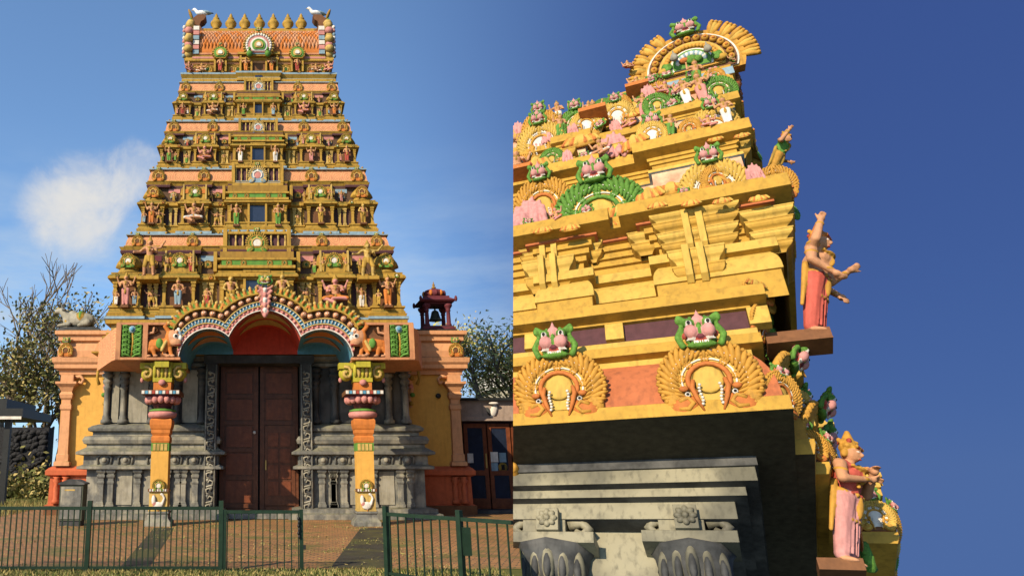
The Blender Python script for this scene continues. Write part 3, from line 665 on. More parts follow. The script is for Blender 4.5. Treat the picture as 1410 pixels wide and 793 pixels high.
# ridge, eaves, gable ends with horns, finial pots
block('ridge', X0 - hr * .86, X0 + hr * .86, YC - .42, YC + .42, zr0 + rh * .96, zr0 + rh * 1.06, 'gold', roof); block('ridge_trim', X0 - hr * .86, X0 + hr * .86, YC - .47, YC + .47, zr0 + rh * .90, zr0 + rh * .96, 'green', roof)
for k, (y, mt) in enumerate(((.06, 'pink'), (.02, 'gold'), (.05, 'salmon'))):
    block('eave_course', X0 - hr * .94, X0 + hr * .94, yn + .06 - y, yn + .5, zr0 + k * .09 + .003, zr0 + k * .09 + .085, mt, roof)
for s in (-1, 1):
    b = MB(); out = []
    for i in range(29):
        a = math.radians(-25 + 230 * i / 28); r_ = 1.0 + .05 * math.cos(i * math.pi); out.append((YC - math.cos(a) * rd * 1.12 * r_, zr0 + rh * .36 + math.sin(a) * rh * .82 * r_))
    x0, x1 = X0 + s * hr * .94, X0 + s * hr * 1.06
    m_ = len(out); vs = [(x0, y, z) for y, z in out] + [(x1, y, z) for y, z in out]
    b.add(vs, [tuple(range(m_)), tuple(reversed(range(m_, 2 * m_)))] + [(i, (i + 1) % m_, (i + 1) % m_ + m_, i + m_) for i in range(m_)], 'gold')
    for i in range(1, 28, 1):
        y, z = out[i]; b.ell(((x0 + x1) / 2, y, z), (.20, .16, .16), 'gold_pale' if i % 3 else 'pink', 6, 4)
    for i in range(9): b.ell((x1 + s * .02, yn + .07, zr0 + .15 + i * rh * .09), (.08, .09, .09), ('blue_pale', 'pink', 'white')[i % 3], 6, 4)
    for i in range(6): b.box(min(x0 - s * .02, x0 - s * .25), max(x0 - s * .02, x0 - s * .25), yn - .03, yn + .25, zr0 + .2 + i * rh * .12, zr0 + .2 + (i + .8) * rh * .12, ('blue_pale', 'pink', 'white')[i % 3])
    put('gable_end', b.mesh('gable_end'), roof)
    # horn: a broad curl sweeping up and inwards
    ap = [(-.0, 0), (.02, .35), (-.02, .62), (-.22, .80), (-.48, .84), (-.60, .76)]
    lo = [(-.62, .0), (-.44, .18), (-.34, .36), (-.40, .52), (-.52, .60), (-.60, .74)]
    b = MB(); k = hr * .36
    b.prism([(s * x * k, z * k) for x, z in (ap + list(reversed(lo)))][::(1 if s > 0 else -1)], -.22, .22, 'brown')
    for i in range(5): b.ell((s * (.03) * k, 0, (.05 + .15 * i) * k), (.10, .2, .10), 'gold' if i % 2 else 'green', 7, 4)
    b.ell((s * .05 * k, 0, .95 * k), (.07, .12, .3), 'gold_dark', 7, 5, roty(s * .35))
    put('horn', b.mesh('horn'), roof, Matrix.Translation((X0 + s * hr * 1.0, YC - .35, zr0 + rh * .90)))
    gx = X0 + s * (hr - .42 * k)
    g = blob('gull_%d' % (s + 1), [('e', (0, 0, .17), (.24, .11, .10), 'bird'), ('t', (-.18 * 1, 0, .20), (-.25, 0, .29), .07, .06, 'bird'), ('e', (-.28, 0, .31), (.075, .06, .065), 'bird'), ('t', (-.34, 0, .30), (-.40, 0, .285), .022, .010, 'gold_pale'),
        ('e', (.12, 0, .19), (.24, .115, .07), 'blue_pale', roty(.12)), ('t', (.28, 0, .18), (.40, 0, .16), .04, .02, 'black'), ('t', (.02, .04, .1), (.02, .04, .0), .014, .014, 'orange'), ('t', (.02, -.04, .1), (.02, -.04, .0), .014, .014, 'orange')], .014)
    tag(put('seagull', g, None, TS((gx, YC - .35, zr0 + rh * .90 + .84 * k), (1.15, 1.15, 1.15), 0 if s < 0 else .25)), 'white gull perched on the roof horn ' + ('above the lying bull' if s < 0 else 'above the bell pavilion'), 'gull', 'gulls on the roof horns')
for i in range(7):
    u = (290, 311, 331, 352, 372, 393, 412)[i]; x = X0 + (u - 352) / 97 * hr
    if i == 3: continue
    put('pot_finial', KALASAM, roof, TS((x, YC - .3, zr0 + rh * 1.05), (.46, .46, .80)))
put('pot_finial', KALASAM, roof, TS((X0, YC - .3, zr0 + rh * 1.05), (.46, .46, .80)))
# the big central roof medallion and its two companions
def medal(x, y, z, r, big):
    b = MB(); pts = [(r * 1.0 * math.cos(a), r * 1.0 * math.sin(a)) for a in [math.radians(-50 + 280 * i / 32) for i in range(33)]]
    b.prism(list(reversed(pts)), 0, .35, 'gold')
    for k, (rr, mt) in enumerate(((.90, 'blue_pale'), (.74, 'pink'), (.60, 'white'), (.46, 'green'), (.30, 'gold_pale'), (.16, 'white')) if big else ((.82, 'green'), (.55, 'gold_pale'), (.30, 'white'))):
        pts = [(r * rr * math.cos(a), r * rr * math.sin(a) - r * .12 * (1 - rr)) for a in [math.radians(-46 + 272 * i / 28) for i in range(29)]]
        b.prism(list(reversed(pts)), -.03 - .035 * k, 0.001, mt)
    nl = 25 if big else 15
    for i in range(nl):
        a = math.radians(-45 + 270 * i / (nl - 1)); b.ell((r * 1.0 * math.cos(a), .02, r * 1.0 * math.sin(a)), (r * .07, .08, r * .12), 'gold_pale' if i % 2 else 'gold', 6, 4, roty(-a + math.pi / 2))
    if big:
        for i in range(19):
            a = math.radians(-30 + 240 * i / 18); b.ell((r * .82 * math.cos(a), -.05, r * .82 * math.sin(a)), (.06, .05, .06), 'white', 6, 4)
        for s in (-1, 1):
            b.ell((s * r * .62, -.12, -r * .72), (r * .22, .12, r * .25), 'green', 8, 5); b.ell((s * r * .62, -.2, -r * .45), (r * .10, .08, r * .14), 'green', 7, 5)
    m = put('roof_medallion', b.mesh('roof_medallion'), roof, Matrix.Translation((x, y, z)))
    put('ornament_face', FACE_S, m, TS((x, y - .05, z + r * 1.18), (r * .5, r * .5, r * .5)))
c = at(352, 63, yn - .3); medal(X0, yn - .28, c.z, hwid(20, 63, yn - .3), True)
for s in (-1, 1):
    c = at(352, 73, yn - .2); medal(X0 + s * hn * .51, yn - .2, c.z, hwid(10.5, 73, yn - .2), False)
# ------------------------------------------------ stone gateway under the tower
YF = 23.6
hst = hwid(208, 540, YF)
DL, DR = Xu(302, 600, YF), Xu(411, 600, YF)
gate = put('stone_gateway', (lambda m: (m.box(X0 - hst * .97, DL - .45, YF + .3, 30.6, 0, 5.0, 'stone_dark'), m.box(DR + .45, X0 + hst * .97, YF + .3, 30.6, 0, 5.0, 'stone_dark'), m)[-1])(MB()).mesh('stone_gateway'), temple)
prof_low = [(-.2, .0), (.78, .0), (.78, .16), (.66, .19), (.66, .30), (.50, .33), (.36, .34), (.36, 1.46), (.62, 1.48), (.62, 1.56), (.50, 1.60), (.46, 1.62), (.46, 1.88), (.66, 1.92), (.66, 2.0), (.58, 2.04), (.40, 2.14), (.40, 2.22),
            (.48, 2.25), (.52, 2.36), (.46, 2.47), (.26, 2.50), (.26, 2.60), (.38, 2.64), (.40, 2.72), (.30, 2.80), (.12, 2.86), (.0, 2.88), (.0, 4.66), (.16, 4.70), (.16, 4.80), (.06, 4.84), (.22, 4.92), (.22, 5.02), (-.3, 5.02)]
mats_low = ['stone'] * (len(prof_low) - 1)
mats_low[27] = 'stone_dark'
for s in (-1, 1):
    ed = (DL - .44) if s < 0 else (DR + .44); xo = X0 + s * hst
    pl = [(xo, 30.8), (xo, YF), (ed, YF), (ed, YF + .9)] if s < 0 else [(ed, YF + .9), (ed, YF), (xo, YF), (xo, 30.8)]
    put('stone_wall', moulding(pl, prof_low, mats_low).mesh('stone_wall'), gate)
    xs = [xo - s * .12, xo - s * .42, xo - s * 1.25, xo - s * 2.15, xo - s * 2.5, ed + s * .62, ed + s * .25]
    for x in xs:
        pilaster(x, YF - .40, .345, 1.478, .26, 'stone', gate)
    for x in [xo - s * .2, xo - s * .85, xo - s * 1.75, ed + s * .9, ed + s * .3]:
        p_ = put('roundel', KUS if 'KUS' in globals() else None, gate) if False else None
        b = MB(); b.ell((0, 0, 0), (.17, .08, .17), 'stone', 10, 6); b.ell((0, -.07, 0), (.08, .05, .08), 'stone_pale', 8, 5); b.tube([(-.2, .0, -.12), (-.22, -.03, .08), (0, -.04, .22), (.22, -.03, .08), (.2, 0, -.12)], .04, 'stone', 6)
        put('roundel', b.mesh('roundel'), gate, Matrix.Translation((x, YF - .47, 1.75)))
    # upper pilasters with round moulded capitals and stone panels between
    xu = [xo - s * .08, xo - s * .62, xo - s * 1.55, xo - s * 2.35, ed + s * .12]
    for i, x in enumerate(xu):
        b = MB(); b.lathe([(.17, 0), (.17, .10), (.12, .14), (.12, .22), (.095, .26), (.095, 1.05), (.13, 1.10), (.13, 1.16), (.09, 1.2), (.15, 1.28), (.16, 1.36), (.10, 1.42), (.19, 1.50), (.20, 1.56), (.12, 1.60), (.20, 1.68), (.20, 1.76)], 'stone' if i < 2 else 'stone_dark', 12)
        put('column', b.mesh('column'), gate, Matrix.Translation((x, YF - .06, 2.885)))
    for a, c in zip(xu[:-1], xu[1:]):
        a, c = sorted((a, c)); block('wall_panel', a + .16, c - .16, YF - .03, YF + .1, 2.92, 4.6, 'stone_pale' if s < 0 else 'stone_dark', gate)  # left panels paler, right darker: sun and shade put into the stone colour
    for a, c in zip(xs[:-1], xs[1:]):
        a, c = sorted((a, c))
        if c - a > .5: block('dado_panel', a + .18, c - .18, YF - .39, YF - .3, .42, 1.40, 'stone_pale', gate)
# carved door jambs, lintel, door leaves
jz1 = Zv(503, YF)
for s, x in ((-1, DL - .24), (1, DR + .24)):
    j = block('door_jamb', x - .19, x + .19, YF - .55, YF + .6, .02, jz1, 'stone_dark', gate)
    b = MB()
    for e in (-1, 1): b.tube([(x + e * .15, YF - .56, .1), (x + e * .15, YF - .56, jz1 - .05)], .03, 'stone', 6)
    k = 0; z = .25
    while z < jz1 - .3:
        d = 1 if k % 2 else -1
        b.tube([(x - d * .10, YF - .56, z), (x + d * .09, YF - .58, z + .05), (x + d * .10, YF - .58, z + .16), (x, YF - .58, z + .20), (x - d * .04, YF - .58, z + .12)], .028, 'stone_pale', 5)
        b.ell((x - d * .06, YF - .57, z + .2), (.05, .04, .06), 'stone', 6, 4); z += .235; k += 1
    o = put('jamb_carving', b.mesh('jamb_carving'), j)
block('door_lintel', DL - .5, DR + .5, YF - .5, YF + .7, jz1 + .005, jz1 + .26, 'stone_dark', gate)
block('threshold', DL - .04, DR + .04, YF - .5, YF + .8, .01, .16, 'stone', gate)
YD = YF + .35
block('door_backing', DL - .3, DR + .3, YD + .12, YD + .3, .02, jz1 + .1, 'black', gate)
xm = (DL + DR) / 2; d0 = .17
for s in (-1, 1):
    a, c = sorted((xm + s * .03, (DL if s < 0 else DR)))
    lf = block('door_leaf', a, c, YD, YD + .09, d0, jz1, 'wood', gate)
    hgt = jz1 - d0; wv = c - a
    for x in (a + .07, c - .07): block('door_stile', x - .07, x + .07, YD - .05, YD, d0 + .002, jz1 - .002, 'wood', lf)
    rows = 5 if s < 0 else 2
    for i in range(rows + 1 if s < 0 else 3):
        z = d0 + .18 + i * (hgt - .3) / 5 if s < 0 else d0 + .18 + (i + 3) * (hgt - .3) / 5
        block('door_rail', a + .14, c - .14, YD - .045, YD, z - .06, z + .06, 'wood', lf)
    for i in range(5 if s < 0 else 2):
        k = i if s < 0 else i + 3; z = d0 + .24 + k * (hgt - .3) / 5
        block('door_panel', a + .20, c - .20, YD - .03, YD, z + .04, z + (hgt - .3) / 5 - .16, 'wood_red', lf)
    if s > 0:
        wz = d0 + .18 + 3 * (hgt - .3) / 5 - .08
        wk = block('wicket_door', a + .16, c - .10, YD - .075, YD - .005, d0 + .2, wz, 'wood', lf)
        aw, cw = a + .26, c - .22; hw = (cw - aw) / 2
        for i in range(4):
            for j in range(2): block('wicket_panel', aw + j * (hw + .02), aw + j * (hw + .02) + hw - .05, YD - .1, YD - .07, d0 + .5 + i * (wz - d0 - .65) / 4, d0 + .42 + (i + 1) * (wz - d0 - .65) / 4, 'wood_red', lf)
        block('door_handle', a + .17, a + .21, YD - .13, YD - .07, 1.45, 1.75, 'gold_pale', lf)
    else:
        b = MB(); b.ell((0, 0, 0), (.05, .04, .05), 'white', 8, 6); put('door_knob', b.mesh('door_knob'), lf, Matrix.Translation((c - .12, YD - .07, 2.62)))
# ------------------------------------------------ frieze between stone and storeys (mostly behind the porch)
zf0, zf1 = 5.03, Zv(441, 23.7)
b = MB(); b.box(X0 - hst * .96, X0 + hst * .96, YF + .2, 30.5, 5.0, zf1 + .05, 'plum'); frz = put('frieze', b.mesh('frieze'), temple)
pl = plan_of(hst, YF, [(1, 0)])
put('frieze_band', moulding(pl, [(-.3, zf0), (.30, zf0), (.42, zf0 + .07), (.42, zf0 + .12), (.34, zf0 + .14), (.28, zf0 + .4), (.10, zf0 + .55), (-.2, zf0 + .55)], ['gold', 'gold', 'gold', 'gold', 'salmon', 'salmon', 'salmon']).mesh('frieze_band'), frz)
put('frieze_ledge', moulding(pl, [(-.3, zf0 + .56), (.16, zf0 + .56), (.16, zf0 + .66), (.06, zf0 + .70), (.06, zf0 + .80), (-.1, zf0 + .81), (-.1, zf1 - .16), (.1, zf1 - .15), (.1, zf1 - .02), (-.3, zf1 - .01)], ['gold'] * 5 + ['plum'] + ['gold'] * 3).mesh('frieze_ledge'), frz)
for i in range(15):
    x = X0 + hst * (-.96 + 1.92 * i / 14); block('frieze_block', x - .12, x + .12, YF + .03, YF + .3, zf0 + .815, zf1 - .165, 'gold_pale', frz)
for s in (-1, 1):
    k = put_at('ornament', KS, frz, X0 + s * (hst * .97), YF - .4, zf0 + .3, .27); put_at('ornament_face', FACE_S, frz, X0 + s * hst * .97, YF - .35, zf0 + .58, .22)
    k = put('ornament', KS, frz, TS((X0 + s * (hst + .4), YF + .5, zf0 + .3), (.27,) * 3, s * math.pi / 2))
# ------------------------------------------------ porch with the three-lobed arch
YP, YB = 20.4, YF - .02
porch = thing('entrance_porch', 'projecting porch roof with a painted three-lobed arch over the wooden doors', 'porch', (X0, (YP + YB) / 2, 0))
def lobe(a, p, c, n=14):
    def q(t, e): return (1 - math.sqrt(max(0, 1 - e * t * t))) / (1 - math.sqrt(1 - e))
    L_ = [(p[0] - (p[0] - a[0]) * t, p[1] + (a[1] - p[1]) * q(t, a[2])) for t in [1 - i / n for i in range(n)]]
    R_ = [(p[0] + (c[0] - p[0]) * t, p[1] + (c[1] - p[1]) * q(t, c[2])) for t in [i / n for i in range(n + 1)]]
    return L_ + R_
inn = lobe((246, 491, .97), (288, 453), (315, 464, .5)) + lobe((315, 464, .8), (366, 428), (414, 464, .8))[1:] + lobe((414, 464, .5), (443, 454), (486, 491, .97))[1:]
outc = lobe((239, 452, .8), (280, 424), (305, 428, .3)) + lobe((305, 428, .6), (366, 404), (424, 429, .6))[1:] + lobe((424, 429, .3), (452, 425), (493, 452, .8))[1:]
I3 = [at(u, v, YP) for u, v in inn]; O3 = [at(u, v, YP) for u, v in outc]
def lerp(t, dy=0.0): return [a.lerp(b_, t) + Vector((0, dy, 0)) for a, b_ in zip(I3, O3)]
nI = len(I3)
def bandmesh(name, t0, t1, dy, mat, parent, back=.5):
    b = MB(); A, B = lerp(t0, dy), lerp(t1, dy); A2, B2 = lerp(t0, back), lerp(t1, back)
    b.strip(A, B, mat); b.strip(B, B2, mat); b.strip(A2, A, mat); b.strip(B2, A2, mat)
    return put(name, b.mesh(name), parent)
arch = bandmesh('arch', .02, .98, .06, 'brown', porch)
for (t0, t1, dy, mt) in ((.0, .05, -.05, 'white'), (.05, .24, -.02, 'pink'), (.24, .29, -.06, 'gold_pale'), (.29, .50, .0, 'blue'), (.50, .55, -.05, 'gold_pale'), (.92, 1.0, -.10, 'gold')):
    bandmesh('arch_band', t0, t1, dy, mt, arch, .3)
def along(t, n, dy):
    C = lerp(t, dy); d = [0]
    for a, b_ in zip(C[:-1], C[1:]): d.append(d[-1] + (b_ - a).length)
    res = []
    for i in range(n):
        s = d[-1] * (i + .5) / n; k = max(j for j in range(len(d)) if d[j] <= s); k = min(k, len(d) - 2)
        f = (s - d[k]) / max(1e-9, d[k + 1] - d[k]); q = C[k].lerp(C[k + 1], f); T = (C[k + 1] - C[k]).normalized()
        res.append((q, math.atan2(T.z, T.x)))
    return res
LH = blob('lion_head', [('e', (0, 0, 0), (.5, .35, .5), 'skin'), ('e', (0, -.3, -.12), (.28, .22, .22), 'skin'), ('e', (-.36, .1, .25), (.2, .2, .28), 'brown'), ('e', (.36, .1, .25), (.2, .2, .28), 'brown'), ('e', (-.18, -.3, .14), (.1, .08, .1), 'white'), ('e', (.18, -.3, .14), (.1, .08, .1), 'white'), ('e', (0, -.42, -.24), (.2, .1, .05), 'red'), ('e', (0, .05, .42), (.3, .2, .2), 'pink')], .07)
b = MB(); b.ell((0, 0, .1), (.28, .2, .62), 'blue_pale', 7, 6); b.ell((0, -.12, .0), (.12, .12, .45), 'white', 6, 5); PET = b.mesh('lotus_petal')
b = MB(); b.ell((0, 0, 0), (.35, .22, .55), 'pink', 7, 5); b.ell((.42, .05, 0), (.10, .1, .5), 'red', 5, 4); PET2 = b.mesh('arch_petal')
FL = blob('flame_figure', [('t', (0, 0, 0), (0, 0, .6), .30, .20, 'gold'), ('e', (0, -.05, .78), (.22, .2, .22), 'gold_pale'), ('t', (0, 0, .9), (0, 0, 1.15), .12, .03, 'gold'), ('t', (-.3, .05, 0), (-.42, .05, .75), .14, .04, 'green'), ('t', (.3, .05, 0), (.42, .05, .75), .14, .04, 'green'), ('e', (0, -.2, .35), (.12, .1, .25), 'orange')], .06)
def place(name, me, t, n, dy, sc, off=0.0):
    for q, a in along(t, n, dy):
        if name == 'flame_figure' and False: a = 0
        put(name, me, arch, Matrix.Translation(q) @ Matrix.Rotation(-a, 4, 'Y') @ Matrix.Diagonal((sc, sc, sc, 1)))
place('lion_head', LH, .73, 25, -.02, .17); place('lotus_petal', PET, .40, 62, -.02, .105); place('arch_petal', PET2, .14, 44, -.05, .085); place('flame_figure', FL, .99, 36, -.02, .24)
# crowning face with hanging ornament at the top of the arch
c = at(365, 412, YP - .1); kp = [('e', (0, .06, -.05), (.16, .08, .45), 'maroon')]
for k in range(6):
    zz_ = .28 - .15 * k; ww_ = .20 - .025 * k
    for e in (-1, 1): kp += [('t', (e * ww_ * .35, -.04, zz_), (e * ww_, -.06, zz_ + .08), .055, .04, 'pink'), ('e', (e * ww_ * 1.05, -.07, zz_ + .09), (.045, .05, .045), 'pink' if k % 2 else 'skin')]
    kp += [('e', (0, -.08, zz_ - .02), (.055, .06, .075), 'pink' if k % 2 else 'white')]
fz = blob('keystone_ornament', kp, .02, 1)
ko = put('keystone', fz, arch, Matrix.Translation(c)); put('keystone_face', FACE_S, arch, TS((c.x, c.y - .1, c.z + .50), (.46, .46, .46)))
# vault under the arch
secs = ((0, 2 * 14 + 1, 'blue'), (2 * 14, 4 * 14 + 1, 'vault_red'), (4 * 14, 6 * 14 + 1, 'blue'))
for (i0, i1, mt) in secs:
    A = I3[i0:i1]; b = MB(); B = [q + Vector((0, YB - YP, 0)) for q in A]
    b.strip(A, B, mt, False); vt = put('vault', b.mesh('vault'), porch)
    mid = sum((q.x for q in A)) / len(A)
    for (yy, wd, m2) in ((.62, .30, 'gold_pale' if mt == 'vault_red' else 'orange'), (1.62, .36, 'gold_pale' if mt == 'vault_red' else 'salmon')):
        b = MB(); S0, S1 = [], []
        k0, k1 = int(len(A) * .12), int(len(A) * .88)
        for k in range(k0, k1 + 1):
            f = (k - k0) / (k1 - k0); h = wd * math.sin(math.pi * f) ** .8 + .01; q = A[k] - Vector(((A[k].x - mid) * .03, 0, .03))
            S0.append(q + Vector((0, yy - h, 0))); S1.append(q + Vector((0, yy + h, 0)))
        b.strip(S0, S1, m2)
        S2 = [q + Vector((0, 0, .028)) for q in S0]; S3 = [q + Vector((0, 0, .028)) for q in S1]; b.strip(S2, S0, m2); b.strip(S1, S3, m2)
        put('vault_crescent', b.mesh('vault_crescent'), vt)
xa_, xb_ = I3[0].x, I3[-1].x; xl_, xr_ = I3[28].x, I3[56].x
for (a, c, mt) in ((xa_ - .3, xl_, 'blue'), (xl_ + .002, xr_, 'vault_red'), (xr_ + .002, xb_ + .3, 'blue')): block('tympanum', a, c, YF - .66, YF - .56, jz1 + .27, 6.15, mt, porch)
# roof of the porch: outer shell and flat sides
b = MB(); A = lerp(.93, .3); B = lerp(.93, YB - YP); b.strip(B, A, 'gold_dark'); put('porch_roof', b.mesh('porch_roof'), porch)
for s in (-1, 1):
    ua, ub_ = (163, 246) if s < 0 else (486, 567)
    z0, z1 = Zv(493, YP), Zv(447, YP); xa, xb = sorted((Xu(ua, 470, YP), Xu(ub_, 470, YP)))
    b = MB(); b.box(xa, xb, YP + .12, YB - .1, z0 + .02, z1 - .02, 'brown'); wing = put('porch_wing', b.mesh('porch_wing'), porch)
    b = MB(); b.box(xa, xb, YP + .11, YB - .1, z0 - .04, z0 + .018, 'salmon'); put('porch_soffit', b.mesh('porch_soffit'), wing)
    # splayed outer side running back to the wall
    xe = xa if s < 0 else xb; xw = Xu(139 if s < 0 else 577, 470, YB)
    b = MB(); pts = [(xe, YP + .1), (xe, YB - .1), (xw, YB - .3), (xe + s * .30, YP + .6)]
    pts = pts if s < 0 else list(reversed(pts))
    vs = [(x, y, z0) for x, y in pts] + [(x, y, z1 - .03) for x, y in pts]; b.add(vs, [(3, 2, 1, 0), (4, 5, 6, 7)] + [(i, (i + 1) % 4, (i + 1) % 4 + 4, i + 4) for i in range(4)], 'band'); put('porch_side', b.mesh('porch_side'), wing)
    up_ = Xu(200 if s < 0 else 533, 470, YP); pf = .08
    for x in (xe, up_): block('panel_post', x - .07, x + .07, YP - .03, YP + .2, z0 - .03, z1 + .03, 'salmon', wing)
    block('panel_rail', xa - .06, xb + (-.02 if s < 0 else .06), YP - .028, YP + .2, z1 - .01, z1 + .06, 'salmon', wing); block('panel_rail', xa - .06, xb + .06, YP - .028, YP + .2, z0 - .05, z0 + .02, 'salmon', wing)
    # foliage scroll panel
    x0_, x1_ = sorted((xe + (-s) * .07, up_ + s * .07)); xc = (x0_ + x1_) / 2; hw = (x1_ - x0_) / 2; H_ = z1 - z0
    block('foliage_ground', x0_, x1_, YP + .08, YP + .14, z0, z1, 'green_dark', wing)
    b = MB()
    for d in (-1, 1):
        for k in range(6):
            z = z0 + H_ * (.08 + .15 * k); b.tube([(xc, YP + .04, z - .05), (xc + d * hw * .35, YP + .02, z + .02), (xc + d * hw * .8, YP, z + .05), (xc + d * hw * .82, YP, z + .14), (xc + d * hw * .5, YP - .01, z + .14), (xc + d * hw * .45, YP, z + .08)], [.02, .035, .04, .035, .03, .02], 'green', 6)
            for e in range(3): b.ell((xc + d * hw * (.3 + .25 * e), YP + .03, z + .1 - .04 * e), (.05, .03, .07), 'green', 6, 4, roty(d * (.6 + .4 * e)))
    b.tube([(xc, YP + .05, z0 + .04), (xc + .03, YP + .03, z0 + H_ * .5), (xc, YP + .04, z1 - .2)], .03, 'gold', 6); b.ell((xc, YP + .02, z1 - .13), (.11, .05, .11), 'blue_pale', 10, 6); b.ell((xc, YP - .03, z1 - .13), (.06, .04, .06), 'blue', 8, 5)
    put('foliage_scroll', b.mesh('foliage_scroll'), wing)
    # maned lion relief: built facing +x, mirrored on the other side
    if s < 0:
        q = [('t', (-.42, .1, .40), (.10, .05, .42), .20, .22, 'orange'), ('e', (-.46, .08, .36), (.20, .16, .22), 'orange'), ('t', (-.46, .0, .28), (-.62, -.02, .14), .10, .06, 'orange'), ('t', (-.62, -.02, .14), (-.52, -.05, .03), .06, .05, 'skin'), ('t', (-.34, -.04, .26), (-.28, -.06, .05), .10, .055, 'orange'), ('t', (.16, .0, .36), (.02, -.05, .12), .10, .06, 'orange'), ('t', (.02, -.05, .12), (.16, -.08, .03), .055, .05, 'skin'),
             ('t', (.22, -.02, .34), (.30, -.07, .06), .09, .06, 'orange'), ('e', (.34, -.09, .04), (.09, .06, .045), 'skin'), ('e', (.20, -.09, .04), (.09, .06, .045), 'skin'), ('e', (-.48, -.08, .04), (.09, .06, .04), 'skin'), ('e', (-.24, -.09, .04), (.09, .06, .04), 'skin'),
             ('e', (.36, -.04, .62), (.26, .20, .28), 'skin'), ('e', (.20, .0, .58), (.16, .2, .3), 'orange'), ('e', (.46, -.16, .46), (.20, .14, .13), 'skin'), ('e', (.44, -.22, .66), (.085, .06, .085), 'white'), ('e', (.455, -.27, .66), (.045, .03, .045), 'black'), ('e', (.60, -.14, .60), (.08, .1, .1), 'white'), ('e', (.50, -.2, .38), (.16, .08, .03), 'red'),
             ('t', (.18, -.02, .84), (.04, -.05, 1.0), .08, .07, 'orange'), ('t', (.04, -.05, 1.0), (.14, -.06, 1.12), .07, .06, 'orange'), ('t', (.14, -.06, 1.12), (.32, -.06, 1.08), .06, .05, 'orange'), ('t', (.32, -.06, 1.08), (.34, -.06, .96), .05, .03, 'orange'),
             ('t', (-.60, .05, .45), (-.70, .02, .68), .05, .045, 'skin'), ('t', (-.70, .02, .68), (-.52, .0, .78), .045, .045, 'skin'), ('t', (-.52, .0, .78), (-.36, .0, .80), .045, .04, 'skin'), ('t', (-.36, 0, .8), (-.34, 0, .95), .04, .05, 'skin'), ('e', (-.12, -.14, .44), (.12, .1, .17), 'green'), ('t', (.12, -.16, .5), (-.02, -.18, .22), .05, .06, 'gold_pale'),
             ('e', (.52, -.1, .86), (.08, .08, .10), 'white'), ('e', (.58, -.1, .76), (.07, .08, .08), 'blue_pale')]
        LION = blob('lion_relief', q, .022, 1)
    xl0, xl1 = sorted((up_ + -s * .07, xb if s < 0 else xa)); sc_ = (z1 - z0) * .92
    put('lion_relief', LION, wing, TS(((xl0 + xl1) / 2 + s * .0, YP + .05, z0 + .03), (-s * sc_ * .93, sc_ * .8, sc_)))
    b = MB()
    for k in range(3): b.tube([(xl0 + .15 if s < 0 else xl1 - .15, YP + .1, z1 - .15)] + [((xl0 + .2 if s < 0 else xl1 - .2) + .09 * math.cos(a), YP + .06, z1 - .15 + .07 * math.sin(a)) for a in (0, 1.5, 3, 4.5, 6)], .025, 'brown', 5)
    put('relief_scroll', b.mesh('relief_scroll'), wing)
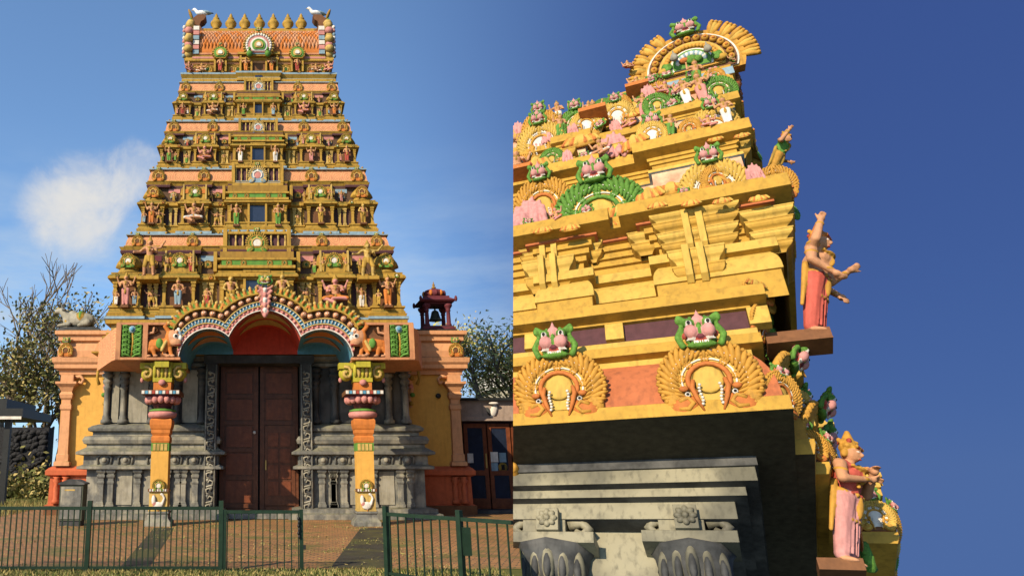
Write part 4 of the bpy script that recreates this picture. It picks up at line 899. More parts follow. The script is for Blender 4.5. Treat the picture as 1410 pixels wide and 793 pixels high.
# ---- two painted pillars
def pillar(uc, label_side, s):
    yp = YP + .45; x = Xu(uc, 620, yp)
    Zq = lambda v: Zv(v, yp)
    W_ = lambda px, v: hwid(px, v, yp)
    root = thing('porch_pillar', f'orange and yellow painted porch pillar with lotus capital, {label_side}', 'pillar', (x, yp, 0), 'porch pillars')
    def ring(nm, prof, mat, v=600):
        b = MB(); b.lathe([(W_(px, vv), Zq(vv)) for px, vv in prof], mat, 4, sq=True); return put(nm, b.mesh(nm), root, Matrix.Translation((x, yp, 0)))
    b = MB(); b.lathe([(W_(18.5, 720), -.02), (W_(18.5, 720), .10), (W_(14.5, 715), .2), (W_(13.5, 708), Zq(707)), (W_(15, 706), Zq(705.5)), (W_(15, 706), Zq(703))], 'stone', 4, sq=True); put('stone_base', b.mesh('stone_base'), root, Matrix.Translation((x, yp, 0)))
    ring('carved_panel', [(13, 702.8), (13, 701), (12.4, 700.5), (12.4, 676.5), (13.4, 676), (13.4, 674.5)], 'gold_pale')
    ring('shaft', [(11.8, 674.2), (11.8, 621)], 'wall_yellow')
    ring('fluted_band', [(12.2, 620.8), (12.2, 610)], 'green'); ring('neck_moulding', [(11.6, 609.8), (12.6, 607), (12.6, 602), (11, 600), (12.8, 596), (12.8, 592), (13.8, 590), (14.8, 585), (14.8, 579), (13.4, 577)], 'orange')
    for e in range(4):
        zx = x + (e - 1.5) * W_(5.2, 615); block('flute', zx - .04, zx + .04, yp - W_(13, 615), yp, Zq(620), Zq(611), 'gold_pale', root)
    b = MB(); b.lathe([(W_(13, 576), Zq(576.8)), (W_(19, 574), Zq(574)), (W_(20, 570), Zq(570)), (W_(18, 567), Zq(567.2))], 'pink', 16); put('lotus_disc', b.mesh('lotus_disc'), root, Matrix.Translation((x, yp, 0)))
    b = MB(); b.lathe([(W_(18, 567), Zq(567)), (W_(18.5, 565), Zq(565)), (W_(13, 563), Zq(563))], 'green', 16); put('lotus_disc', b.mesh('lotus_disc'), root, Matrix.Translation((x, yp, 0)))
    b = MB(); b.lathe([(W_(12, 563), Zq(562.8)), (W_(13, 560), Zq(558)), (W_(20, 552), Zq(552)), (W_(24, 547), Zq(547)), (W_(25, 546), Zq(545.4))], 'maroon', 16)
    for k in range(16):
        a = 2 * math.pi * k / 16; b.ell((W_(20.5, 552) * math.cos(a), W_(20.5, 552) * math.sin(a), Zq(551)), (.10, .10, .12), 'pink', 6, 5)
    put('lotus_cup', b.mesh('lotus_cup'), root, Matrix.Translation((x, yp, 0)))
    ab = ring('abacus', [(25, 545.2), (25.5, 545), (25.5, 539.5), (24, 539)], 'brown')
    ww = W_(25.5, 542)
    for k in range(11): block('abacus_tooth', x - ww + (k + .1) * 2 * ww / 11, x - ww + (k + .9) * 2 * ww / 11, yp - ww - .025, yp - ww + .02, Zq(544.4), Zq(540), ('white', 'blue', 'white', 'red')[k % 4], ab)
    ring('die', [(12, 538.8), (12, 526)], 'orange')
    # bracket capital: four curled arms
    b = MB(); zt, zb = Zv(503, yp) + .06, Zq(527)
    hk = zt - zb; R_ = W_(33, 515)
    b.box(-W_(13, 510), W_(13, 510), -W_(13, 510), W_(13, 510), zb, zt, 'olive_gold')
    b.box(-R_ * .96, R_ * .96, -.2, .2, zt - hk * .32, zt - .01, 'olive_gold'); b.box(-.2, .2, -R_ * .7, R_ * .7, zt - hk * .30, zt - .012, 'olive_gold')
    for d in (-1, 1):
        sp = [(d * (R_ * .66 + R_ * .26 * (1 - t / 11) * math.cos(t * .75 + 1.2) * 1), 0, zt - hk * .55 + hk * .36 * (1 - t / 11) * math.sin(t * .75 + 1.2)) for t in range(11)]
        for yy in (-.2, .2): b.tube([(x_, yy, z_) for x_, y_, z_ in sp], .05, 'gold_pale', 6)
        b.ell((d * R_ * .66, 0, zt - hk * .55), (R_ * .30, .2, hk * .38), 'olive_gold', 10, 7)
        b.ell((d * R_ * .30, -.05, zt - hk * .60), (R_ * .2, .22, hk * .30), 'green', 9, 6)
        b.ell((d * R_ * .9, 0, zt - hk * .86), (.055, .055, .08), 'pink', 7, 5)
    for k in range(5): b.ell(((k - 2) * W_(5.2, 510), -W_(13.5, 510), zt - hk * .45), (.06, .06, hk * .34), 'gold_pale' if k % 2 else 'olive_gold', 7, 5)
    b.ell((0, -W_(14, 510), zb - .02), (.11, .08, .09), 'pink', 8, 5)
    put('bracket_capital', b.mesh('bracket_capital'), root, Matrix.Translation((x, yp, 0)))
    # little arch and white bird relief
    yf_ = yp - W_(12.4, 690)
    put('arch_ornament', KG, root, TS((x, yf_ - .05, Zq(668)), (.19, .19, .19)))
    bt = block('toothed_band', x - W_(14, 675), x + W_(14, 675), yf_ - .06, yf_ + .1, Zq(676), Zq(672), 'brown', root)
    for k in range(7): block('tooth', x - .24 + k * .07, x - .20 + k * .07, yf_ - .075, yf_ - .05, Zq(675.5), Zq(672.5), 'white', bt)
    SW = blob('swan', [('e', (.0, 0, -.1), (.16, .06, .11), 'white'), ('t', (.14, 0, -.05), (.20, 0, .10), .05, .035, 'white'), ('t', (.20, 0, .10), (.14, 0, .2), .035, .035, 'white'), ('e', (.11, 0, .21), (.05, .04, .04), 'white'), ('t', (-.12, 0, -.05), (-.16, 0, .18), .07, .03, 'pink'), ('e', (-.14, -.02, .05), (.07, .05, .14), 'white'), ('t', (.02, 0, -.2), (.02, 0, -.26), .02, .02, 'orange')], .018)
    put('bird_relief', SW, root, TS((x, yf_ - .03, Zq(690)), (.85, .8, .95)))
    return root
pillar(222, 'standing between the utility box and the doors', -1); pillar(501, 'standing between the doors and the glazed entrance', 1)
# ================================================================ ground
GY = 10.8                                    # the terrace ends here on the right
def gmat(name, f):
    m = bpy.data.materials.new(name); m.use_nodes = True; n = m.node_tree.nodes; l = m.node_tree.links
    f(n, l, n['Principled BSDF']); P[name] = m; return m
def brickf(n, l, b):
    g = n.new('ShaderNodeNewGeometry'); mp = n.new('ShaderNodeMapping'); l.new(g.outputs['Position'], mp.inputs[0]); mp.inputs['Rotation'].default_value = (0, 0, .4)
    br = n.new('ShaderNodeTexBrick'); l.new(mp.outputs[0], br.inputs[0]); br.inputs['Scale'].default_value = 1
    br.inputs['Brick Width'].default_value = .22; br.inputs['Row Height'].default_value = .11; br.inputs['Mortar Size'].default_value = .012
    br.inputs['Color1'].default_value = (.55, .26, .085, 1); br.inputs['Color2'].default_value = (.36, .17, .06, 1); br.inputs['Mortar'].default_value = (.09, .08, .04, 1)
    no = n.new('ShaderNodeTexNoise'); l.new(g.outputs['Position'], no.inputs[0]); no.inputs['Scale'].default_value = .9; no.inputs['Detail'].default_value = 8; no.inputs['Roughness'].default_value = .7
    r = n.new('ShaderNodeMapRange'); l.new(no.outputs[0], r.inputs[0]); r.inputs[1].default_value = .50; r.inputs[2].default_value = .64
    mx = n.new('ShaderNodeMix'); mx.data_type = 'RGBA'; l.new(r.outputs[0], mx.inputs[0]); l.new(br.outputs[0], mx.inputs[6]); mx.inputs[7].default_value = (.16, .15, .03, 1)
    no2 = n.new('ShaderNodeTexNoise'); l.new(g.outputs['Position'], no2.inputs[0]); no2.inputs['Scale'].default_value = .35; no2.inputs['Detail'].default_value = 3
    mx2 = n.new('ShaderNodeMix'); mx2.data_type = 'RGBA'; mx2.blend_type = 'MULTIPLY'; l.new(mx.outputs[2], mx2.inputs[6]); l.new(no2.outputs[0], mx2.inputs[7]); mx2.inputs[0].default_value = .5
    l.new(mx2.outputs[2], b.inputs['Base Color']); b.inputs['Roughness'].default_value = .75
    bp = n.new('ShaderNodeBump'); bp.inputs['Strength'].default_value = .5; bp.inputs['Distance'].default_value = .01; l.new(br.outputs['Fac'], bp.inputs['Height']); bp.invert = True; l.new(bp.outputs[0], b.inputs['Normal'])
gmat('paving', brickf)
reg('grass', (.075, .105, .02), dirt=.3, var=.5, scale=4, second=(.13, .12, .03), bump=.5)
reg('path', (.055, .05, .035), dirt=.3, var=.4, scale=3, second=(.09, .085, .03), bump=.4)
reg('leaf_green', (.22, .21, .07), dirt=0, var=.4, scale=2, bump=0)
reg('leaf_yellow', (.38, .30, .11), dirt=0, var=.4, scale=2, bump=0)
reg('leaf_dark', (.11, .12, .03), dirt=0, var=.4, scale=2, bump=0)
reg('leaf_bright', (.40, .38, .10), dirt=0, var=.4, scale=2, bump=0)
reg('bark', (.16, .12, .08), dirt=.4, var=.4)
reg('annex', (.34, .26, .21), dirt=.4)
reg('gabion', (.022, .022, .024), dirt=.4, var=.8, scale=14, bump=1.0)
reg('cream', (.42, .38, .28), dirt=.3)
def sheet(name, pts, z, mat):
    b = MB(); b.add([(x, y, z) for x, y in pts], [tuple(range(len(pts)))], mat); o = put(name, b.mesh(name)); o['kind'] = 'structure'; return o
def edge(u, Y): return Xu(u, 700, Y)
sheet('ground', [(-900, -40), (40, -40), (40, GY), (edge(712, GY), GY), (edge(712, 1500), 1500), (-900, 1500)], -.008, 'grass')
sheet('paving', [(-14, 12.3), (edge(711, 12.3), 12.3), (edge(711, 34), 34), (-6.6, 34), (-9.6, 30), (-14, 24)], -.002, 'paving')
sheet('path', [(Xu(455, 793, 12.35), 12.35), (Xu(532, 793, 12.35), 12.35), (Xu(535, 735, 20), 20), (Xu(497, 735, 20), 20)], .003, 'path')
sheet('path', [(Xu(165, 780, 12.4), 12.4), (Xu(205, 780, 12.4), 12.4), (Xu(240, 730, 20), 20), (Xu(212, 730, 20), 20)], .003, 'path')
b = MB(); rnd = random.Random(3)
def blades(n, fx, h0, h1):
    for _ in range(n):
        x, y = fx(); a = rnd.uniform(0, 6.28); h = rnd.uniform(h0, h1); w_ = rnd.uniform(.006, .014); tx, ty = rnd.gauss(0, h * .35), rnd.gauss(0, h * .35)
        c, s = math.cos(a) * w_, math.sin(a) * w_
        b.add([(x - c, y - s, -.005), (x + c, y + s, -.005), (x + tx, y + ty, h)], [(0, 1, 2)], rnd.choice(['grass', 'leaf_green', 'leaf_yellow']))
blades(9000, lambda: (rnd.uniform(-5.5, 3.6), rnd.uniform(11.0, 12.25)), .02, .06)
blades(5000, lambda: (rnd.uniform(-13, -8.6), rnd.uniform(24, 33)), .05, .3)
for _ in range(60):
    cx, cy = rnd.uniform(-5.4, 3.5), rnd.uniform(12.4, 22); k = rnd.uniform(.1, .4)
    blades(40, lambda: (rnd.gauss(cx, k), rnd.gauss(cy, k * .6)), .01, .04)
for _ in range(700):      # fallen leaves
    x, y = rnd.uniform(-6, 3.4), rnd.uniform(12.3, 23); a = rnd.uniform(0, 6.28); s_ = rnd.uniform(.02, .05); c, s = math.cos(a) * s_, math.sin(a) * s_
    b.add([(x - c, y - s, .01), (x + s * .5, y - c * .5, .015), (x + c, y + s, .02), (x - s * .5, y + c * .5, .012)], [(0, 1, 2, 3)], rnd.choice(['leaf_yellow', 'bark', 'leaf_bright']))
o = put('grass_tufts', b.mesh('grass_tufts')); o['kind'] = 'stuff'; tag(o, 'short grass tufts and fallen leaves along the fence and paving', 'grass')
# ================================================================ side wings
def wing_building(s):
    Yw = 25.3
    ux0, ux1 = (80, 152) if s < 0 else (566, 636)
    lab = ('orange yellow side wing with moulded cornice carrying the lying bull' if s < 0 else 'shaded ochre side wing with pink pilaster carrying the bell pavilion')
    X = lambda u, v=560: Xu(u, v, Yw)
    xi, xo = (X(172), X(84)) if s < 0 else (X(545), X(634))
    root = thing('side_wing', lab, 'building', ((xi + xo) / 2, Yw + 2, 0), 'side wings of the gate tower')
    wallm = 'wall_yellow'; trim = 'wall_orange'
    a, c = sorted((xi, xo)); Zq = lambda v: Zv(v, Yw)
    b = MB(); b.box(a, c, Yw, Yw + 5, 0, Zq(500), wallm); wall = put('wall', b.mesh('wall'), root)
    pl = [(xo, Yw + 5.2), (xo, Yw), (xi, Yw)] if s < 0 else [(xi, Yw), (xo, Yw), (xo, Yw + 5.2)]
    put('plinth', moulding(pl, [(-.1, .0), (.28, .0), (.28, .3), (.18, .34), (.16, 1.22), (.30, 1.28), (.30, 1.42), (.22, 1.5), (.12, 1.56), (-.1, 1.57)], ['brown', 'brown'] + ['plinth_red'] * 7).mesh('plinth'), root)
    put('cornice', moulding(pl, [(-.1, Zq(516)), (.10, Zq(516)), (.12, Zq(511)), (.26, Zq(508)), (.26, Zq(503)), (.32, Zq(500)), (.34, Zq(494)), (.18, Zq(492)), (.20, Zq(484)), (.10, Zq(473)), (.08, Zq(472)), (.20, Zq(470)), (.20, Zq(464)), (.30, Zq(462)), (.30, Zq(457)), (-.6, Zq(456)), (-3, Zq(456))], trim).mesh('cornice'), root)
    if s > 0: b = MB(); b.box(a - .2, c + .05, Yw - .03, Yw + 5, Zq(455.8), Zq(453), 'metal_dark'); put('roof_edge', b.mesh('roof_edge'), root)
    else:
        b = MB(); b.box(a - .05, c + .2, Yw, Yw + 5, Zq(455.8), Zq(454.5), 'gold_dark'); put('roof_edge', b.mesh('roof_edge'), root)
    # moulded corner pilaster
    xp = xo - s * .22; z0, z1 = 1.575, Zq(517)
    hh = z1 - z0; b = MB()
    b.lathe([(.26, 0), (.26, .12), (.20, .16), (.20, hh * .12), (.17, hh * .13), (.15, hh * .6), (.19, hh * .62), (.19, hh * .66), (.15, hh * .68), (.15, hh * .72), (.20, hh * .74), (.23, hh * .78), (.18, hh * .81), (.25, hh * .86), (.36, hh * .895), (.36, hh * .92), (.22, hh * .925), (.22, hh)], trim, 4, sq=True)
    put('pilaster', b.mesh('pilaster'), root, Matrix.Translation((xp, Yw - .05, z0)))
    for k in (0, 1): pm = MB(); pm.lathe([(.13, 0), (.13, .1), (.08, .16), (.10, .5), (.06, .62), (.14, .74), (.08, .8), (.15, .86)], 'plinth_red', 10); put('plinth_baluster', pm.mesh('plinth_baluster'), root, Matrix.Translation((xp + s * (.12 - .3 * k), Yw - .26, .36)))
    # curled bracket under the cornice, horseshoe ornament with face on it
    b = MB(); q = Vector((xp - s * .38, Yw - .1, z1 - .12)); b.tube([q + Vector((s * .2, 0, .05)), q + Vector((-s * .05, -.05, .08)), q + Vector((-s * .16, -.05, -.02)), q + Vector((-s * .1, -.05, -.16)), q + Vector((0, -.05, -.12))], .06, trim, 7); put('scroll', b.mesh('scroll'), root)
    kx = xo - s * .12; o = put('ornament', KS, root, TS((kx, Yw - .30, Zq(484)), (.27, .27, .27))); put('ornament_face', FACE_S, root, TS((kx, Yw - .28, Zq(471)), (.30, .30, .30)))
    # makara bracket beside the stone pier
    xb = Xu(146 if s < 0 else 565, 540, 24.6); b = MB()
    pts = [(0, .62), (-.12, .40), (-.02, .12), (.05, -.15), (-.05, -.45), (.0, -.75)]
    b.tube([(xb + s * -x * 1.0 * -1, 24.6, Zv(530, 24.6) + z) for x, z in pts], [.06, .12, .10, .08, .06, .05], 'wall_orange', 8)
    b.tube([(xb + s * .10, 24.55, Zv(530, 24.6) + .6), (xb + s * .28, 24.5, Zv(530, 24.6) + .5), (xb + s * .3, 24.5, Zv(530, 24.6) + .2), (xb + s * .22, 24.5, Zv(530, 24.6))], [.08, .06, .05, .06], 'gold', 7)
    for k in range(5): b.ell((xb + s * .05 * (k % 2), 24.5, Zv(530, 24.6) + .5 - .28 * k), (.09, .08, .08), ('green', 'gold', 'pink')[k % 3], 7, 5)
    put('sea_monster_bracket', b.mesh('sea_monster_bracket'), root)
    if s > 0:
        b = MB(); b.lathe([(.09, 0), (.09, .06), (.06, .08)], 'metal_dark', 10); put('wall_lamp', b.mesh('wall_lamp'), root, Matrix.Translation((Xu(603, 545, Yw), Yw - .02, Zq(545))) @ Matrix.Rotation(math.pi / 2, 4, 'X'))
    return root
wing_building(-1); wing_building(1)
# ---- lying bull on the left wing
q = [('e', (0, 0, .30), (.52, .24, .27), 'stone_pale'), ('e', (-.40, 0, .30), (.22, .2, .24), 'stone_pale'), ('e', (-.28, 0, .50), (.17, .12, .13), 'stone_pale'), ('t', (-.45, 0, .40), (-.66, 0, .62), .17, .12, 'stone_pale'), ('t', (-.66, 0, .62), (-.84, 0, .60), .12, .08, 'stone_pale'), ('t', (-.62, .09, .70), (-.72, .12, .92), .045, .015, 'stone'), ('t', (-.62, -.09, .70), (-.72, -.12, .92), .045, .015, 'stone'), ('e', (-.55, -.16, .64), (.09, .05, .04), 'stone'), ('e', (-.55, .16, .64), (.09, .05, .04), 'stone'),
     ('t', (-.35, -.2, .12), (-.68, -.2, .07), .08, .06, 'stone_pale'), ('t', (-.35, .2, .12), (-.62, .2, .07), .08, .06, 'stone_pale'), ('t', (.30, -.24, .16), (.02, -.28, .07), .13, .06, 'stone_pale'), ('t', (.30, .24, .16), (.02, .28, .07), .13, .06, 'stone'), ('t', (.50, 0, .35), (.64, 0, .10), .04, .03, 'stone_pale'), ('e', (.02, 0, .36), (.23, .262, .25), 'gold'), ('e', (.02, 0, .38), (.13, .272, .245), 'green'), ('t', (-.46, -.14, .24), (-.5, .14, .52), .06, .06, 'gold')]
c = at(110, 457, 25.8)
bull = put('bull_statue', blob('bull', q, .022), None, TS((c.x, 25.8, Zv(455, 25.3) + .16), (1.05, 1.0, 1.05))); tag(bull, 'small weathered lying bull statue with yellow saddlecloth on the wing roof', 'statue')
b = MB(); b.box(-.72, .78, -.35, .35, 0, .10, 'stone_dark'); b.box(-.64, .7, -.3, .3, .10, .165, 'stone_dark'); tag(put('bull_plinth', b.mesh('bull_plinth'), None, Matrix.Translation((c.x, 25.8, Zv(455, 25.3)))), 'flat dark slab under the lying bull statue', 'plinth')
# ---- bell pavilion on the right wing
yb = 26.2; zB = Zv(455, 25.3) + .02; cx = Xu(600, 450, yb); k_ = (Zv(392, yb) - zB) / 2.3
bp = thing('bell_pavilion', 'small maroon four-column pavilion with domed roof on the side wing', 'pavilion', (cx, yb, zB))
def bpo(nm, b): return put(nm, b.mesh(nm), bp, TS((cx, yb, zB), (k_,) * 3))
b = MB(); b.box(-.72, .72, -.72, .72, 0, .22, 'maroon'); b.box(-.66, .66, -.66, .66, .22, .28, 'plum'); bpo('base', b)
for sx in (-1, 1):
    for sy in (-1, 1):
        b = MB(); b.lathe([(.13, .285), (.13, .36), (.10, .4), (.085, .95), (.12, .99), (.09, 1.04), (.15, 1.14), (.19, 1.2), (.19, 1.28)], 'maroon', 10, (sx * .48, sy * .48, 0)); bpo('column', b)
b = MB(); b.lathe([(.58, 1.285), (.58, 1.34), (.74, 1.37), (.80, 1.44), (.66, 1.52), (.56, 1.58), (.56, 1.66), (.48, 1.67)], 'maroon', 4, sq=True)
for sx in (-1, 1):
    for sy in (-1, 1): b.ell((sx * .78, sy * .78, 1.48), (.07, .07, .14), 'maroon', 7, 5)
bpo('canopy', b)
b = MB(); b.lathe([(.40, 1.672), (.44, 1.72), (.50, 1.80), (.48, 1.92), (.36, 2.02), (.14, 2.09), (.05, 2.11)], 'maroon', 16)
for i in range(12):
    a = i * math.pi / 6; b.ell((.46 * math.cos(a), .46 * math.sin(a), 1.84), (.09, .09, .14), 'maroon' if i % 2 else 'orange', 7, 5)
dm = bpo('dome', b); b = MB(); b.lathe([(.08, 2.1), (.11, 2.16), (.04, 2.22), (.07, 2.27), (.03, 2.34), (.01, 2.44)], 'gold_dark', 10); put('finial', b.mesh('finial'), dm, TS((cx, yb, zB), (k_,) * 3))
b = MB(); b.lathe([(.30, .62), (.31, .65), (.24, .72), (.19, .88), (.16, 1.02), (.10, 1.08), (.04, 1.1), (.04, 1.3)], 'bronze', 18); b.ell((0, 0, .62), (.06, .06, .08), 'bronze', 8, 6)
tag(put('bell', b.mesh('bell'), None, TS((cx, yb, zB), (k_,) * 3)), 'dark bronze bell hanging inside the maroon pavilion', 'bell')
# ---- low glazed entrance building on the right
Ye = 26.4; X = lambda u, v=620: Xu(u, v, Ye); Zq = lambda v: Zv(v, Ye); xe0, xe1 = X(635), X(745)
ent = thing('entrance_building', 'low flat-roofed annex with pink fascia and dark red glazed doors', 'building', ((xe0 + xe1) / 2, Ye + 2, 0))
block('wall', xe0, xe1, Ye + .25, Ye + 5, 0, Zq(560), 'plum', ent); block('fascia', xe0 - .1, xe1, Ye - .15, Ye + .24, Zq(580), Zq(552), 'annex', ent); block('fascia_ledge', xe0 - .15, xe1, Ye - .25, Ye + .22, Zq(579.5), Zq(574), 'annex', ent); block('roof_slab', xe0 - .25, xe1, Ye - .35, Ye + 5.2, Zq(552), Zq(548.5), 'metal_dark', ent)
b = MB(); b.ell((0, 0, 0), (.13, .05, .26), 'white', 8, 6, roty(.4)); b.ell((-.15, 0, -.05), (.08, .04, .2), 'stone_dark', 7, 5, roty(-.5)); put('leaf_emblem', b.mesh('leaf_emblem'), ent, Matrix.Translation((X(681), Ye - .2, Zq(566))))
b = MB(); b.ell((0, 0, 0), (.18, .07, .05), 'white', 10, 6); put('ceiling_lamp', b.mesh('ceiling_lamp'), ent, Matrix.Translation((X(681), Ye - .3, Zq(556))))
for k, (ua, ub_) in enumerate(((640, 671), (673, 704), (706, 736))):
    a, c = X(ua), X(ub_); z0, z1 = .12, Zq(583); lf = put('door_leaf', (lambda m: (m.box(a, a + .13, Ye, Ye + .1, z0, z1, 'wood_red'), m.box(c - .13, c, Ye, Ye + .1, z0, z1, 'wood_red'), m.box(a + .13, c - .13, Ye + .001, Ye + .099, z1 - .15, z1, 'wood_red'), m.box(a + .13, c - .13, Ye + .001, Ye + .099, z0, z0 + .35, 'wood_red'), m.box(a + .13, c - .13, Ye + .001, Ye + .099, 1.25, 1.42, 'wood_red'), m)[-1])(MB()).mesh('door_leaf'), ent)
    block('pane', a + .13, c - .13, Ye + .04, Ye + .06, z0 + .35, 1.25, 'glass', lf); block('pane', a + .13, c - .13, Ye + .04, Ye + .06, 1.42, z1 - .15, 'glass', lf)
    if k == 0: block('door_handle', c - .09, c - .05, Ye - .06, Ye - .005, 1.5, 2.0, 'gold_pale', lf)
for (u0, u1, v0, v1, mt) in ((643, 651, 624, 637, 'white'), (675, 685, 622, 636, 'white'), (687, 696, 623, 636, 'blue_pale'), (675, 684, 637, 648, 'blue_pale')): block('notice', X(u0), X(u1), Ye - .016, Ye + .03, Zq(v1), Zq(v0), mt, ent)
b = MB(); b.lathe([(.16, 0), (.16, .02), (.1, .021), (.1, .03)], 'gold', 20); b.box(-.06, .06, -.09, .09, .03, .034, 'black'); put('round_sign', b.mesh('round_sign'), ent, Matrix.Translation((X(691), Ye + .03, Zq(643))) @ Matrix.Rotation(math.pi / 2, 4, 'X'))
block('step', xe0 - .1, xe1, Ye - .7, Ye + .24, 0, .11, 'stone_dark', ent)
# ---- things behind
def far_house(u0, u1, v0, Y, label):
    a, c = Xu(u0, 540, Y), Xu(u1, 540, Y); r = thing('neighbour_house', label, 'house', ((a + c) / 2, Y + 3, 0)); z1 = Zv(v0, Y)
    block('wall', a + .3, c, Y + .2, Y + 6, 0, z1 - 1.2, 'cream', r); block('roof_fascia', a, c + .3, Y, Y + 6.3, z1 - 1.2, z1, 'white', r)
    block('window', a + 1.0, a + 2.2, Y + .17, Y + .25, z1 - 3.0, z1 - 1.7, 'glass', r)
far_house(691, 760, 508, 52, 'pale cream flat-roofed house far behind the annex')
Yg = 40; b = MB(); a, c = Xu(-120, 640, Yg), Xu(64, 640, Yg); zt = Zv(588, Yg); b.box(a, c, Yg, Yg + 1, 0, zt, 'gabion'); gw = put('stone_wall', b.mesh('gabion_wall')); tag(gw, 'long dark rough stone-filled wall under the bare trees', 'wall')
rr = random.Random(5); st_ = blob('rubble', [('e', (0, 0, 0), (.5, .3, .4), 'gabion'), ('e', (.2, -.1, .1), (.35, .3, .3), 'gabion')], .12)
for i in range(150):
    x = rr.uniform(Xu(2, 640, Yg), c - .2); z = rr.uniform(.2, zt - .2); put('stone', st_, gw, TS((x, Yg - .02, z), (rr.uniform(.3, .55), .45, rr.uniform(.3, .5)), rr.uniform(-.4, .4)))
Yr = 30; a, c = Xu(-90, 570, Yr), Xu(31, 570, Yr); cp = thing('carport', 'dark flat carport roof with white edge strip at the grass', 'carport', ((a + c) / 2, Yr, 0))
block('roof', a, c, Yr, Yr + 4, Zv(574, Yr), Zv(562, Yr), 'metal_dark', cp); block('edge_strip', a, c - .03, Yr - .03, Yr - .003, Zv(577, Yr), Zv(573, Yr), 'white', cp); block('upper_roof', a, c - .75, Yr + .2, Yr + 4, Zv(562, Yr), Zv(548, Yr), 'metal_dark', cp)
for u in (4, -50): x = Xu(u, 600, Yr); block('post', x - .12, x + .12, Yr + .4, Yr + .64, 0, Zv(574, Yr), 'metal_dark', cp)
# ---- utility box
yb_ = 20.6; a, c = Xu(82, 680, yb_), Xu(114, 680, yb_); ub = thing('utility_box', 'grey-green metal cabinet with sloping lid beside the orange wing plinth', 'cabinet', ((a + c) / 2, yb_, 0))
z1 = Zv(667, yb_); b = MB(); b.box(a, c, yb_, yb_ + .5, .14, z1, 'metal_box' if 'metal_box' in P else 'stone', None); put('body', b.mesh('body'), ub)
b = MB(); m_ = (a + c) / 2; b.prism([(a - .04, z1 + .002), (c + .04, z1 + .002), (c + .04, z1 + .04), (m_ + .1, z1 + .14), (m_ - .1, z1 + .14), (a - .04, z1 + .04)], yb_ - .05, yb_ + .55, 'stone_dark'); put('lid', b.mesh('lid'), ub); block('door', a + .04, c - .04, yb_ - .015, yb_ - .001, .18, z1 - .05, 'stone', ub); block('base', a + .03, c - .03, yb_ + .03, yb_ + .47, 0, .14, 'stone_dark', ub); block('label_strip', m_ - .18, m_ + .1, yb_ - .02, yb_ - .016, z1 - .16, z1 - .12, 'gold_pale', ub)
# ================================================================ fences
def fence(P0, P1, h, label, nb, posts, name='fence', zb=.08, brace=False, endpost=True):
    P0, P1 = Vector(P0), Vector(P1); d = P1 - P0; Ln = d.length; ang = math.atan2(d.y, d.x)
    r = thing(name, label, 'fence' if name == 'fence' else 'gate', ((P0.x + P1.x) / 2, (P0.y + P1.y) / 2, 0), None)
    BM = Matrix.Translation((P0.x, P0.y, 0)) @ Matrix.Rotation(ang, 4, 'Z')
    block('top_rail', 0, Ln, -.022, .022, h - .05, h, 'metal_green', r, BM); block('bottom_rail', 0, Ln, -.02, .02, zb, zb + .04, 'metal_green', r, BM)
    for i in range(nb):
        x = Ln * (i + .5) / nb; block('bar', x - .009, x + .009, -.009, .009, zb + .041, h - .051, 'metal_green', r, BM)
    for x in posts: block('post', x - .035, x + .035, -.036, .036, -.02, h + .09, 'metal_green', r, BM)
    return r
FY = 12.05; fh = Zv(697, FY)
fx = lambda u: Xu(u, 740, FY)
fence((fx(-70), FY), (fx(120), FY), fh, 'green bar fence panel in front of the orange wing', 24, [], zb=Zv(783, FY))
fence((fx(124), FY), (fx(301), FY), fh, 'green bar fence panel in front of the grey stone wall, ending at the gate', 23, [-.03, fx(304) - fx(124)], zb=Zv(783, FY))
gt = fence((fx(308), FY), (fx(416), FY), Zv(702, FY), 'closed green bar gate leaf in front of the wooden doors', 11, [], 'gate', zb=Zv(788, FY))
for u in (309, 415): block('stile', fx(u) - .03, fx(u) + .03, FY - .025, FY + .025, Zv(790, FY), Zv(701, FY), 'metal_green', gt)
block('latch', fx(417.5), fx(421), FY - .03, FY + .03, Zv(756, FY), Zv(750, FY), 'metal_dark', gt); b = MB()
for k in range(6): b.ell((fx(411) + .01 * (k % 2), FY - .05, Zv(713 + 5 * k, FY)), (.022, .022, .03), 'metal_dark', 6, 4)
put('chain', b.mesh('chain'), gt)
A_ = at(531, 705, 11.2); B_ = at(705, 716, 9.55)
fr = fence((A_.x, 11.2), (B_.x, 9.55), (A_.z + B_.z) / 2, 'green bar fence panel in front of the shaded ochre wing and annex', 14, [0, (B_ - A_).length * .62], zb=.06)
d = (B_ - A_); d.z = 0; q = A_ + d * .665; block('letter_box', q.x - .05, q.x + .05, q.y - .06, q.y + .02, .45, .80, 'metal_green', fr)
